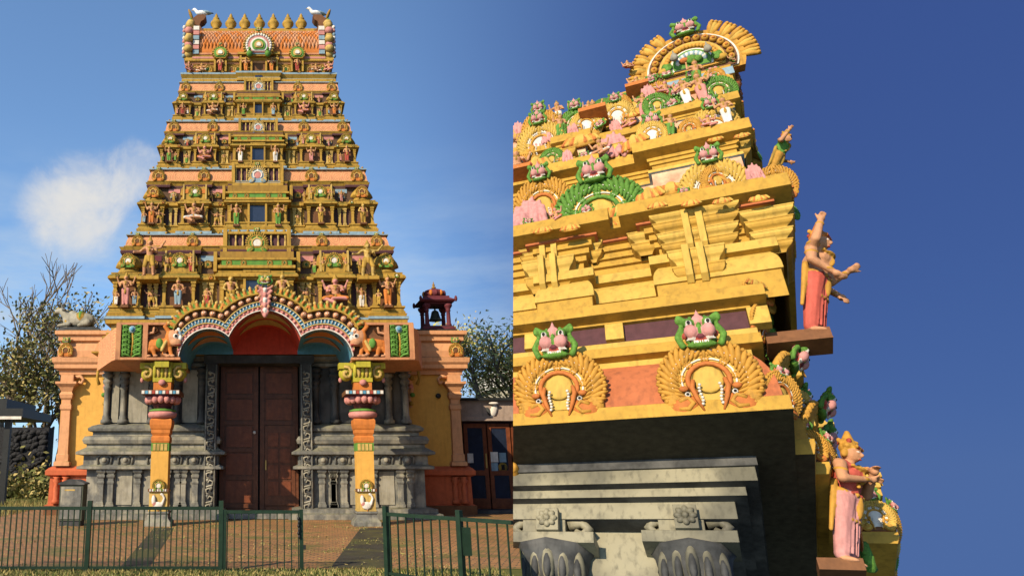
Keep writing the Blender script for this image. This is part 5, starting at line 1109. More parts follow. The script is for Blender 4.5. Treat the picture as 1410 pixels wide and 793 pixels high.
# ================================================================ trees
def tree(x, y, h, spread, label, seed, leafy, kinds, trunk_r=.22, leaf=.13):
    r = random.Random(seed); root = thing('autumn_tree', label, 'tree', (x, y, 0), 'autumn trees behind the temple')
    b = MB(); tips = []
    def grow(p, d, L_, rad, lv):
        pts = [p]; q = p.copy()
        for k in range(3):
            d = (d + Vector((r.gauss(0, .13), r.gauss(0, .13), r.gauss(.03, .08)))).normalized(); q = q + d * L_ / 3; pts.append(q.copy())
        b.tube(pts, [rad, rad * .88, rad * .76, rad * .62], 'bark', 6 if lv < 2 else 4, cap=False)
        if lv >= 2: tips.extend(pts[1:])
        if lv == 5: return
        n = 3 if lv < 3 else (3 if r.random() < .6 else 2)
        for k in range(n):
            a = r.uniform(0, 6.28); t = r.uniform(.35, .85) * spread; nd_ = (d + Vector((math.cos(a) * t, math.sin(a) * t, r.uniform(-.05, .25)))).normalized()
            grow(pts[3 if k < 2 else 2], nd_, L_ * r.uniform(.62, .80), rad * (.62 if k else .68), lv + 1)
    grow(Vector((x, y, -.05)), Vector((r.gauss(0, .04), 0, 1)), h * .30, trunk_r, 0)
    put('trunk', b.mesh('trunk'), root); b = MB()
    for q in tips:
        for _ in range(leafy if r.random() < .85 else 0):
            c = q + Vector((r.gauss(0, .45), r.gauss(0, .45), r.gauss(0, .40))); a = Vector((r.gauss(0, 1), r.gauss(0, 1), r.gauss(0, 1))).normalized(); e = a.orthogonal().normalized(); s_ = leaf * r.uniform(.6, 1.3)
            b.add([c - a * s_, c + e * s_ * .55, c + a * s_, c - e * s_ * .55], [(0, 1, 2, 3)], r.choice(kinds))
    put('crown', b.mesh('crown'), root)
kk = ['leaf_green', 'leaf_green', 'leaf_yellow', 'leaf_dark']
for i, (u, vt, Y, sp_, lf, lab) in enumerate(((8, 385, 46, .8, 0, 'tall nearly bare autumn tree above the carport'), (52, 425, 44, .75, 2, 'leafy autumn tree beside the orange wing'), (30, 500, 43, 1.0, 3, 'dense low tree above the dark stone wall'), (78, 430, 50, .8, 1, 'thin half-bare tree rising behind the bull statue'), (-22, 440, 44, .9, 2, 'broad autumn tree behind the carport roof'))):
    tree(Xu(u, 560, Y), Y, Zv(vt, Y) * 1.22, sp_, lab, 11 + i, lf, kk)
tree(Xu(668, 560, 40), 40, Zv(432, 40) * 1.15, .85, 'yellow-green autumn tree behind the annex roof', 31, 6, ['leaf_bright', 'leaf_yellow', 'leaf_bright'], leaf=.13)
tree(Xu(704, 560, 44), 44, Zv(425, 44), .85, 'autumn tree behind the cream house and annex', 37, 5, ['leaf_bright', 'leaf_yellow'], leaf=.13)
b = MB(); rr = random.Random(9)
def bush(cx, cy, w_, h):
    for _ in range(900):
        c = Vector((cx + rr.gauss(0, w_ * .4), cy + rr.gauss(0, .5), abs(rr.gauss(0, h * .45)))); a = Vector((rr.gauss(0, 1), rr.gauss(0, 1), rr.gauss(0, 1))).normalized(); e = a.orthogonal().normalized(); s_ = rr.uniform(.08, .18)
        b.add([c - a * s_, c + e * s_ * .6, c + a * s_, c - e * s_ * .6], [(0, 1, 2, 3)], rr.choice(['leaf_green', 'leaf_dark', 'leaf_yellow']))
for u, Y, w_, h in ((10, 38, 2.5, 1.0), (50, 38.5, 2.0, 1.6), (70, 37, 1.2, 1.0)): bush(Xu(u, 660, Y), Y, w_, h)
o = put('undergrowth', b.mesh('undergrowth')); o['kind'] = 'stuff'; tag(o, 'low weeds and shrubs along the foot of the stone wall', 'undergrowth')
# ================================================================ the second tower, seen close from below (leaning away)
_A = Vector((1, .18, -.56)).normalized(); _U = Vector((308.4, 931, 850)).normalized(); _D = _A.cross(_U)
def c2w(c): return Vector((c.x, c.z * math.cos(PITCH) - c.y * math.sin(PITCH), c.z * math.sin(PITCH) + c.y * math.cos(PITCH)))
RA, RU = c2w(_A), c2w(_U); RD = c2w(_D).normalized()
RO = Vector((0, 0, EYE)) + ray(1095, 568) * 12.0
RM = Matrix(((RA.x, RD.x, RU.x, RO.x), (RA.y, RD.y, RU.y, RO.y), (RA.z, RD.z, RU.z, RO.z), (0, 0, 0, 1)))
CAMP = Vector((0, 0, EYE)); OO = RO - CAMP
def RL(u, v, d):                       # point of the wall plane at depth d
    r = ray(u, v); t = (d + OO.dot(RD)) / r.dot(RD); q = r * t - OO; return Vector((q.dot(RA), d, q.dot(RU)))
def RZ(u, v, z):                       # point of the level z
    r = ray(u, v); t = (z + OO.dot(RU)) / r.dot(RU); q = r * t - OO; return Vector((q.dot(RA), q.dot(RD), z))
def RPX(q):                            # picture scale at a point: metres per pixel
    return ((RM @ Vector(q)) - CAMP).dot(ray(CX, CY)) / FPX
tower = thing('temple_tower_corner', 'corner of a second painted temple tower looming close up, gold cornices over dark stone', 'temple tower', RO, M=RM)
def rput(name, me, parent, M=None): return put(name, me, parent or tower, RM @ (M or Matrix.Identity(4)))
def rblock(name, x0, x1, y0, y1, z0, z1, mat, parent): return block(name, x0, x1, y0, y1, z0, z1, mat, parent, RM)
UC = 1000
class Chain:
    def __init__(s, d, z, v, uc=UC): s.d, s.z, s.pv, s.u = d, z, v, uc; s.p = [(d, z)]; s.m = []
    def v(s, pv, mat): s.z = RL(s.u, pv, s.d).z; s.pv = pv; s.p.append((s.d, s.z)); s.m.append(mat); return s
    def h(s, pv, mat): s.d = RZ(s.u, pv, s.z).y; s.pv = pv; s.p.append((s.d, s.z)); s.m.append(mat); return s
    def c(s, pv, back, mat, bulge=.25, n=5):
        d0, z0 = s.d, s.z; s.d += back; s.z = RL(s.u, pv, s.d).z; s.pv = pv
        for i in range(1, n + 1):
            t = i / n; s.p.append((d0 + back * t ** 2.2, z0 + (s.z - z0) * t)); s.m.append(mat)
        return s
    def s(s, back, mat): 
        s.d += back; s.p.append((s.d, s.z)); s.m.append(mat); z = RL(s.u, s.pv, s.d).z; s.z = z; s.p.append((s.d, s.z)); s.m.append(mat); return s
    def steps(s, pv, n, rise, mat):    # little out-stepping courses
        v0 = s.pv
        for i in range(n):
            a = v0 + (pv - v0) * (i + .68) / n; b_ = v0 + (pv - v0) * (i + 1) / n; s.v(a, mat); s.h(b_, mat)
        return s
    def prof(s): return [(-d, z) for d, z in s.p]
LEFT = -6.5
def rmould(name, ch, uv, jogs=None, parent=None, side=6.0, xl=LEFT, i_lip=-1):
    """sweep a chain round the corner so that its outermost course turns at picture column uv[0]"""
    ref = min(range(len(ch.p)), key=lambda i: ch.p[i][0]) if i_lip == -1 else i_lip
    d, z = ch.p[ref]; xc = RL(uv[0], uv[1], d).x; x0 = xc + d          # corner of the base plan
    plan = [(xl, 0)]
    if jogs:
        for x, dy in jogs:
            plan.append((x, plan[-1][1])); plan.append((x, dy))
    plan += [(x0, plan[-1][1]), (x0, side)]
    o = rput(name, moulding(plan, ch.prof(), ch.m).mesh(name), parent)
    return o, x0
# solid heart behind the mouldings
hb = MB()
# --- band over the slab
c0 = Chain(1.6, 0, 645); c0.p = [(1.6, 0)]; c0.d = 1.6
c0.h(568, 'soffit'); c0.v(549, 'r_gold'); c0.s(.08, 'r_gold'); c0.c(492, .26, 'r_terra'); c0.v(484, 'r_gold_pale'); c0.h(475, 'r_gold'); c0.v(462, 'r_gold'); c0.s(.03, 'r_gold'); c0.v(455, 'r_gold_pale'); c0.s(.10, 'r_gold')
zfr0 = c0.z; dfr = c0.d
c0.v(431, 'plum'); zfr1 = c0.z; c0.h(427, 'r_gold'); c0.v(424, 'r_gold'); c0.h(411, 'r_gold'); c0.v(396, 'r_gold')
lip1 = (c0.d, c0.z); c0.s(1.2, 'r_gold')
band, xb0 = rmould('lower_band', c0, (1094, 568), i_lip=1)
# short pilasters on the frieze under the cornice
for u in (735, 845, 1046):
    q = RL(u, 441, dfr); rblock('frieze_block', q.x - .17, q.x + .17, dfr - .10, dfr + .1, zfr0 + .01, zfr1 - .01, 'r_gold_pale', band)
for y in (1.0, 2.2, 3.4): rblock('frieze_block', xb0 - dfr - .05, xb0 - dfr + .10, y, y + .35, zfr0 + .01, zfr1 - .01, 'r_gold_pale', band)
def horseshoe(u, v, rpx, d, me, parent, face=True, rz=0.0, q=None, zs=1.15, name='horseshoe_ornament', fs=.80, tilt=.42):
    q = q or RL(u, v, d); r = rpx * RPX(q); up_ = zs
    TM = Matrix.Translation(q) @ Matrix.Rotation(rz, 4, 'Z') @ Matrix.Rotation(tilt, 4, 'X'); k = rput(name, me, parent, TM @ Matrix.Diagonal((r, r * .9, r * up_, 1)))
    if face:
        rput('grotesque_face', FACE, parent, TM @ Matrix.Translation((0, -.15 * r, r * up_ * 1.02)) @ Matrix.Rotation(.15, 4, 'X') @ Matrix.Diagonal((r * fs, r * fs, r * fs * 1.25, 1)))
    return k
horseshoe(770, 535, 60, -.16, KR, band, zs=.95, fs=1.0, tilt=.24); horseshoe(976, 524, 63, -.16, KR, band, zs=.98, fs=1.0, tilt=.24)
for y in (.85, 2.35):
    horseshoe(0, 0, 58, 0, KR, band, rz=math.pi / 2, q=Vector((xb0 - .02, y, .95)), fs=.9)
# --- storey 1
c1 = Chain(lip1[0] + .55, lip1[1], 396); c1.z = RL(UC, 396, c1.d).z - .6; c1.p = [(c1.d, c1.z)]
c1.v(391, 'r_gold'); c1.h(389, 'r_gold'); c1.v(384, 'r_gold_pale'); c1.c(366, .12, 'r_gold_pale'); c1.h(359, 'r_gold'); c1.v(347, 'r_gold_pale'); c1.s(.22, 'r_gold'); z10 = c1.z; d10 = c1.d
c1.steps(302, 4, 0, 'r_gold'); c1.h(299, 'r_terra'); c1.v(296, 'r_terra'); c1.h(281, 'r_gold'); c1.v(264, 'r_gold')
lip2 = (c1.d, c1.z); c1.s(1.0, 'r_gold')
J1 = [(RL(714, 300, lip2[0]).x, -.18), (RL(828, 300, lip2[0]).x, .12), (RL(864, 300, lip2[0]).x, -.22)]
JX = [j[0] for j in J1]
st1, xs1 = rmould('first_storey', c1, (1092, 270), J1)
def strips(st, us, vtop, vbot, ytop, ybot, w_=.15, dz=0.0):
    for u in us:
        for e in (-1, 1):
            q0, q1 = RL(u, vbot, ybot), RL(u, vtop, ybot); x = q0.x + e * .14
            rblock('bracket_strip', x - w_ / 2, x + w_ / 2, ytop, ybot + .3, q0.z, q1.z + dz, 'r_gold_pale', st)
def corbel(st, uL, uR, vbot, vtop, yb, out, n=4, gap=.4, grow=.05):
    """stack of courses, each standing out over the one below"""
    a, b_ = RL(uL, (vbot + vtop) / 2, yb), RL(uR, (vbot + vtop) / 2, yb); z0, z1 = RL((uL + uR) / 2, vbot, yb).z, RL((uL + uR) / 2, vtop, yb).z
    m = MB(); hz = (z1 - z0) / n
    for k in range(n):
        o = out * (k + 1) / n; e = grow * k; za = z0 + k * hz
        xa, xb = a.x - e, b_.x + e; mt = 'r_gold_pale' if k % 2 else 'r_gold'
        moulding([(xa, yb + 1.0), (xa, yb - o), (xb, yb - o), (xb, yb + 1.0)], [(-.10, za), (-.07, za + hz * .25), (-.05, za + hz * .32), (.0, za + hz * .42), (.035, za + hz * .58), (.045, za + hz * .78), (.045, za + hz * .84), (.06, za + hz * .85), (.06, za + hz * .98), (-.5, za + hz)], mt, mb=m)
    rput('corbel', m.mesh('corbel'), st)
def strips(st, us, vbot, vtop, yb, out, w_=.13):
    for u in us:
        for e in (-1, 1):
            q0, q1 = RL(u, vbot, yb), RL(u, vtop, yb); x = q0.x + e * .13; h = q1.z - q0.z; m = MB(); pts = [(0, .0), (-out * .45, h * .12), (-out * .75, h * .5), (-out * 1.05, h), (.6, h), (.6, 0)]
            n_ = len(pts); vs = [(x - w_ / 2, yb + y, q0.z + z) for y, z in pts] + [(x + w_ / 2, yb + y, q0.z + z) for y, z in pts]
            m.add(vs, [tuple(range(n_)), tuple(reversed(range(n_, 2 * n_)))] + [(i, i + n_, (i + 1) % n_ + n_, (i + 1) % n_) for i in range(n_)], 'r_gold_pale'); rput('bracket_strip', m.mesh('bracket_strip'), st)
y1 = lip2[0] + .50
for (a, b_, v0, v1, dy) in ((912, 1012, 346, 304, -.12), (1040, 1085, 350, 306, -.05), (872, 902, 352, 306, .05), (722, 800, 362, 324, .0), (808, 826, 362, 318, .12)): corbel(st1, a, b_, v0, v1, y1 + dy, .40)
corbel(st1, 930, 996, 388, 352, y1 - .16, .22, 2); corbel(st1, 728, 788, 402, 366, y1 - .05, .22, 2)
strips(st1, (962,), 346, 302, y1 - .2, .36); strips(st1, (962,), 388, 350, y1 - .22, .34); strips(st1, (757,), 362, 322, y1 - .08, .36); strips(st1, (757,), 400, 364, y1 - .1, .34)
# --- panel and ornaments over the first cornice
def over(lip, vlip, spec, back):
    pass
c2 = Chain(lip2[0] + .50, lip2[1], 264); c2.z = RL(UC, 264, c2.d).z - .6; c2.p = [(c2.d, c2.z)]
c2.v(256, 'r_gold'); c2.s(.08, 'r_gold'); P['r_stripe'] = paint('r_stripe', (.56, .28, .17), dirt=.2, scale=5, second=(.66, .48, .30))
c2.v(229, 'r_stripe'); c2.h(226, 'blue_pale'); c2.v(222, 'r_gold_pale'); c2.s(.1, 'r_gold'); c2.steps(203, 3, 0, 'r_gold'); c2.h(192, 'r_gold'); c2.v(178, 'r_gold')
lip3 = (c2.d, c2.z); c2.s(.9, 'r_gold')
J2 = [(JX[0] + .2, -.16), (JX[1] + .15, .12), (JX[2] + .2, -.2)]
st2, xs2 = rmould('second_storey', c2, (1036, 184), J2)
y2 = lip3[0] + .42
for (a, b_, v0, v1, dy) in ((940, 1000, 222, 196, -.08), (1012, 1030, 220, 194, -.02), (905, 925, 226, 200, .08), (840, 885, 238, 212, .0), (730, 790, 254, 226, .0)): corbel(st2, a, b_, v0, v1, y2 + dy, .36, 3)
strips(st2, (970,), 222, 196, y2 - .12, .36, .10); strips(st2, (862,), 238, 212, y2 - .05, .36, .10); strips(st2, (757,), 254, 226, y2 - .05, .36, .10)
c3 = Chain(lip3[0] + .45, lip3[1], 178); c3.z = RL(UC, 178, c3.d).z - .6; c3.p = [(c3.d, c3.z)]
c3.v(174, 'r_gold'); c3.s(.06, 'r_gold'); c3.v(161, 'r_stripe'); c3.h(159, 'blue_pale'); c3.steps(151, 2, 0, 'r_gold'); c3.h(147, 'r_gold'); c3.v(137, 'r_gold')
lip4 = (c3.d, c3.z); c3.s(.8, 'r_gold')
J3 = [(JX[0] + .3, -.14), (JX[1] + .3, .12), (JX[2] + .4, -.18)]
st3, xs3 = rmould('third_storey', c3, (1019, 140), J3)
c4 = Chain(lip4[0] + .40, lip4[1], 137); c4.z = RL(UC, 137, c4.d).z - .5; c4.p = [(c4.d, c4.z)]
c4.v(133, 'r_gold'); c4.s(.05, 'r_gold'); c4.v(125, 'r_stripe'); c4.h(120, 'r_gold'); c4.v(112, 'r_gold')
lip5 = (c4.d, c4.z); c4.s(.7, 'r_gold')
st4, xs4 = rmould('fourth_storey', c4, (1010, 112), [(JX[1] + .4, .0), (JX[1] + .8, .14), (JX[2] + .6, -.14)])
c5 = Chain(lip5[0] + .30, lip5[1], 112); c5.z = RL(UC, 112, c5.d).z - .5; c5.p = [(c5.d, c5.z)]
c5.v(106, 'r_stripe'); c5.h(103, 'r_gold'); c5.v(93, 'blue_pale'); c5.s(.03, 'r_gold'); c5.v(90, 'r_gold')
lip6 = (c5.d, c5.z); c5.s(2.5, 'r_gold')
q = RL(850, 118, lip6[0]); st5, xs5 = rmould('crown_base', c5, (1009, 92), None, xl=q.x)
rblock('crown_base_end', q.x - .02, q.x + .05, lip6[0] + .1, lip6[0] + 3, lip5[1] - .3, lip6[1], 'r_gold', st5)
# ornaments over each cornice
def face_at(u, v, rpx, d, parent): q = RL(u, v, d); rput('grotesque_face', FACE, parent, TS(q, (rpx * RPX(q) * 2.0,) * 3))
PINKC = blob('pink_tongues', [('t', (x, -.02 - .12 * (i % 2), -.1 + .05 * (i % 3)), (x * .8, .02, 1.0 - .5 * abs(x) - .1 * (i % 2)), .11, .06, 'r_pink') for i, x in enumerate((-.5, -.36, -.22, -.08, .08, .22, .36, .5))] + [('e', (x, -.15, .05 + .25 * (i % 2)), (.10, .10, .12), 'r_pink') for i, x in enumerate((-.45, -.15, .15, .45))] + [('e', (0, .1, .4), (.45, .12, .4), 'maroon')], .035, 1)
GOLDS = blob('gold_scroll', [('e', (0, .05, 0), (.9, .12, .28), 'r_leaf'), ('e', (-.5, -.06, .12), (.28, .1, .22), 'r_leaf'), ('e', (.5, -.06, .12), (.28, .1, .22), 'r_leaf'), ('e', (0, -.08, .22), (.25, .1, .3), 'r_gold_pale')] + [('t', (x, -.08, -.12), (x * .7, -.12, .28), .07, .05, 'r_gold_pale' if i % 2 else 'r_ring') for i, x in enumerate((-.8, -.6, -.4, -.2, .2, .4, .6, .8))], .04, 1)
def scroll(u, v, hpx, d, parent, sz=1.0):
    q = RL(u, v, d); r = hpx * RPX(q); rput('gold_scroll', GOLDS, parent, TS(q, (r, r, r * sz)))
def pinks(u, v, wpx, d, parent, zs=1.6):
    q = RL(u, v, d); r = wpx * RPX(q); rput('pink_tongues', PINKC, parent, TS(q, (r, r, r * zs)))
e2 = lip2[0] + .12
horseshoe(826, 292, 60, e2 + .1, KRG, st2, zs=.95, tilt=.30); horseshoe(985, 262, 44, e2 - .1, KRW, st2, zs=1.1); horseshoe(748, 285, 40, e2 + .3, KR, st2, face=True)
for u in (748, 785, 838): scroll(u, 318 - (u - 748) * .08, 16, lip2[0] - (.2 if u < 830 else -.14), st2)
for u in (905, 952, 995, 1045): scroll(u, 284 - (u - 905) * .07, 15, lip2[0] - .24, st2)
pinks(729, 318, 46, lip2[0] + .15, st2); scroll(925, 262, 30, e2 + .1, st2); horseshoe(1068, 255, 26, e2, KR, st2, face=False)
e3 = lip3[0] + .14
horseshoe(905, 205, 34, e3 + .1, KRG, st3); pinks(846, 213, 34, lip3[0] + .12, st3); horseshoe(985, 176, 30, e3 - .05, KRW, st3); horseshoe(745, 200, 32, e3 + .2, KRW, st3, face=True); scroll(800, 196, 30, e3 + .1, st3)
for u in (725, 775, 885, 940, 985, 1022): scroll(u, 226 - (u - 725) * .13, 12, lip3[0] - .1, st3)
e4 = lip4[0] + .12
horseshoe(935, 152, 22, e4 + .1, KRG, st4); horseshoe(985, 134, 22, e4, KR, st4); pinks(898, 160, 24, lip4[0] + .1, st4); horseshoe(795, 172, 24, e4 + .15, KRG, st4); horseshoe(745, 178, 26, e4 + .1, KR, st4); horseshoe(850, 160, 22, e4 + .1, KRW, st4)
for u in (765, 825, 870, 960, 1005): scroll(u, 188 - (u - 725) * .2, 12, lip4[0], st4)
e5 = lip5[0] + .1
horseshoe(955, 121, 17, e5, KRG, st5); pinks(930, 128, 15, lip5[0] + .05, st5); scroll(990, 110, 18, e5, st5); horseshoe(900, 130, 18, e5 + .05, KR, st5); face_at(850, 138, 14, e5, st5); face_at(918, 104, 9, lip6[0] - .1, st5); face_at(982, 98, 9, lip6[0] - .1, st5); face_at(898, 108, 9, lip6[0] - .1, st5)
for u, v in ((830, 150), (790, 158), (760, 168)): scroll(u, v, 20, e5 + .1, st4)
# --- crown: the horseshoe gable of the roof
dC = lip6[0] + .25; qc = RL(953, 92, dC); rc = 64 * RPX(qc); zs = .86
b = MB(); H_ = lambda r, t: (r * math.cos(t), r * math.sin(t) * zs)
def arcpts(r, n=28, a0=-18, a1=198): return [H_(r, math.radians(a0 + (a1 - a0) * i / n)) for i in range(n + 1)]
for k, (r, mt, y) in enumerate(((.98, 'r_leaf', .30), (.86, 'white', -.04), (.82, 'brown', -.07), (.62, 'r_gold_pale', -.10), (.56, 'r_leaf', -.13), (.40, 'white', -.15), (.36, 'green', -.17))):
    b.prism(list(reversed([(x * rc, z * rc) for x, z in arcpts(r)])), y * rc * (1 if k else 0) - .0, .30 * rc, mt)
for i in range(15):
    t = math.radians(-5 + 190 * i / 14); x, z = H_(.72, t); b.ell((x * rc, -.10 * rc, z * rc), (.075 * rc, .06 * rc, .075 * rc), 'r_leaf', 8, 6); b.ell((x * rc, -.15 * rc, z * rc), (.03 * rc, .03 * rc, .03 * rc), 'r_ring', 6, 4)
for i in range(22):
    t = math.radians(2 + 176 * i / 21); x, z = H_(.48, t); b.ell((x * rc, -.15 * rc, z * rc), (.05 * rc, .04 * rc, .05 * rc), 'r_leaf', 6, 4)
for i in range(16):
    t = math.radians(15 + 150 * i / 15); x, z = H_(.26, t); b.ell((x * rc, -.17 * rc, z * rc), (.05 * rc, .03 * rc, .06 * rc), 'white' if i % 2 else 'blue_pale', 6, 4)
CT = Matrix.Translation(qc) @ Matrix.Rotation(.5, 4, 'X')
crown = rput('crown_gable', b.mesh('crown_gable'), tower, CT)
b = MB()
for k in range(3): b.tube([(.05 * (k - 1), 0, -.35), (.16 * (k - 1), -.06, .15), (.22 * (k - 1), .0, .45), (.20 * (k - 1) + .08, .05, .6)], [.12, .15, .12, .05], 'r_gold_pale' if k % 2 else 'r_leaf', 7)
for k in range(3): b.ell((.2 * (k - 1), -.05, .5), (.10, .10, .10), 'r_leaf', 7, 5)
LEAF = b.mesh('flame_leaf')
for i in range(13):
    a = 2 + 176 * i / 12
    if 68 < a < 112: continue
    t = math.radians(a); x, z = H_(1.0, t); rput('flame_leaf', LEAF, crown, CT @ Matrix.Translation((x * rc, .05 * rc, z * rc)) @ Matrix.Rotation(math.pi / 2 - t, 4, 'Y') @ Matrix.Diagonal((.40 * rc,) * 3 + (1,)))
rput('grotesque_face', FACE, crown, CT @ TS(Vector((0, -.12 * rc, .84 * rc)), (.60 * rc,) * 3))
b = MB()
for s in (-1, 1): b.ell((s * .75, -.25, .12), (.18, .1, .26), 'r_green', 8, 6); b.ell((s * .85, -.2, -.02), (.22, .12, .14), 'r_gold', 8, 6); b.lathe([(.06, -.1), (.13, 0), (.10, .16), (.03, .34), (.02, .5)], 'stone_pale', 10, (s * .5, -.6, .0))
b.ell((.0, -.3, .12), (.2, .16, .2), 'r_green', 9, 6); b.ell((-.22, -.34, .10), (.16, .12, .1), 'r_ring', 8, 5); b.ell((.2, -.32, .06), (.14, .12, .14), 'r_green', 8, 5)
rput('gable_carving', b.mesh('gable_carving'), crown, TS(qc + Vector((0, 0, -.1 * rc)), (rc * .62,) * 3))
# long barrel roof running back from the gable
b = MB(); pr = [(x * rc * .8, z * rc * .9) for x, z in arcpts(.95, 16, -40, 220)]
b.prism(list(reversed(pr)), .32 * rc, 6.0, 'orange')
for j in range(12):
    for i in range(10):
        t = math.radians(-40 + 80 * i / 9); b.ell((.78 * rc * math.cos(t), (.6 + j * .35) * rc, .88 * rc * math.sin(t)), (.09 * rc, .16 * rc, .07 * rc), 'r_terra' if (i + j) % 2 else 'brown', 6, 4)
rput('barrel_roof', b.mesh('barrel_roof'), tower, Matrix.Translation(qc))
# side face reliefs under the roof
b = MB(); rr = random.Random(12)
for _ in range(130):
    y = rr.uniform(lip3[0] + .3, lip6[0] + 4); z = rr.uniform(lip4[1] - .5, lip6[1] + .3); b.ell((xs3 - y * .0, y, z), (.12, .16, .16), rr.choice(['r_leaf', 'r_terra', 'brown', 'r_ring']), 6, 4)
# --- masonry heart so that nothing is hollow
for (lip, xs, z0, z1) in ((lip1, xb0, .02, lip1[1]), (lip2, xs1, lip1[1] - .3, lip2[1]), (lip3, xs2, lip2[1] - .3, lip3[1]), (lip4, xs3, lip3[1] - .3, lip4[1]), (lip5, xs4, lip4[1] - .3, lip5[1])):
    rblock('masonry', LEFT, xs - lip[0] - 1.1, lip[0] + 1.1, 6.0, z0, z1, 'gold_dark', tower)
# --- dark stone wall under the slab
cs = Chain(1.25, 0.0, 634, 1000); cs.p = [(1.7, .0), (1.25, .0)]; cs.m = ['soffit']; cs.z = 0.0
cs.v(641, 'stone_dark'); cs.h(643, 'stone_dark'); cs.v(662, 'r_grey'); cs.h(670, 'stone_dark'); cs.v(682, 'r_grey'); cs.h(690, 'stone_dark'); cs.v(714, 'r_grey'); cs.h(733, 'stone_dark'); dw = cs.d; zw = cs.z; cs.p.append((dw, -6.5)); cs.m.append('r_grey')  # undersides take a darker stone, their shade put into the colour
wall, xw = rmould('stone_wall', Chain(0, 0, 0) if False else cs, (1040, 624), None, i_lip=1)
# profile ran downwards, so turn its faces outwards
for p_ in wall.data.polygons: p_.flip()
xwc = xw
for u, k in ((765, 0), (958, 1)):
    q = RL(u, 790, dw); s_ = RPX(q); br = rput('bracket_capital', None, tower, Matrix.Translation(q)); bpy.data.objects.remove(br)
    b = MB(); W_ = 58 * s_
    zt = RL(u, 752, dw).z - q.z
    b.box(-W_, W_, -.62, .1, zt - .22, zt, 'r_grey'); b.box(-W_ * .62, W_ * .36, -.48, .1, zt, zt + .48, 'r_grey'); b.box(-W_ * .25, W_ * .25, -.7, -.4, zt - .001, zt + .46, 'r_grey')
    for i in range(8):
        a = i * math.pi / 4; b.ell((.0 + .12 * math.cos(a), -.72, zt + .24 + .12 * math.sin(a)), (.075, .05, .055), 'r_grey', 7, 5, roty(-a))
    b.ell((0, -.74, zt + .24), (.06, .05, .06), 'r_grey', 8, 5)
    for s in (-1, 1):
        b.tube([(s * W_ * .4, -.3, zt + .3), (s * W_ * .7, -.32, zt + .34), (s * W_ * .85, -.32, zt + .2), (s * W_ * .7, -.32, zt + .08), (s * W_ * .55, -.32, zt + .16)], [.12, .11, .09, .08, .06], 'r_grey', 8); b.box(s * W_ * .62 - .16, s * W_ * .62 + .16, -.38, .1, zt + .36, zt + .5, 'r_grey'); b.box(s * W_ * .62 - .12, s * W_ * .62 + .12, -.33, .1, zt + .5, zt + .58, 'r_grey')
    b.ell((0, -.25, zt - .62), (W_ * .78, .42, .42), 'stone_dark', 14, 8)
    for i in range(5):
        xx = W_ * .30 * (i - 2); b.ell((xx, -.40 - .12 * (2 - abs(i - 2)), zt - .66), (W_ * .145, .16, .36), 'r_grey', 10, 7); b.ell((xx, -.50 - .12 * (2 - abs(i - 2)), zt - .72), (W_ * .09, .09, .24), 'stone_dark', 8, 6)
    b.lathe([(W_ * .5, -3), (W_ * .5, zt - 1.0), (W_ * .75, zt - .6), (W_ * .82, zt - .3), (W_ * .9, zt - .22)], 'stone_dark', 8, (0, -.1, 0))
    rput('bracket_capital', b.mesh('bracket_capital'), wall, Matrix.Translation(q))
b = MB(); b.tube([RZ(716, 652, .0) + Vector((0, .0, -.2)), RZ(716, 645, 0) + Vector((-.1, -.2, -.1)), RZ(712, 640, 0) + Vector((-.2, -.3, -.15))], .12, 'r_leaf', 8); rput('hanging_bud', b.mesh('hanging_bud'), wall)
# --- right flank: projecting bay with its own band, cornice and ornaments
yb0, yb1, xp = 1.3, 5.6, .40
pl = [(xb0 - .5, yb0), (xb0 + xp, yb0), (xb0 + xp, yb1)]
flank = rput('flank_bay', moulding([(xb0 - .6, yb0), (xb0 + xp, yb0), (xb0 + xp, yb1 + 1)], [(-1.2, .02), (.0, .02), (.05, .2), (.05, .3), (-.02, .32), (-.05, .8), (-.3, 1.15), (-.3, 1.25), (.0, 1.3), (.0, 1.5), (-1, 1.52)], ['soffit', 'r_gold', 'r_gold', 'r_gold', 'r_leaf', 'r_leaf', 'r_gold', 'r_gold', 'r_gold', 'r_gold']).mesh('flank_bay'), tower)
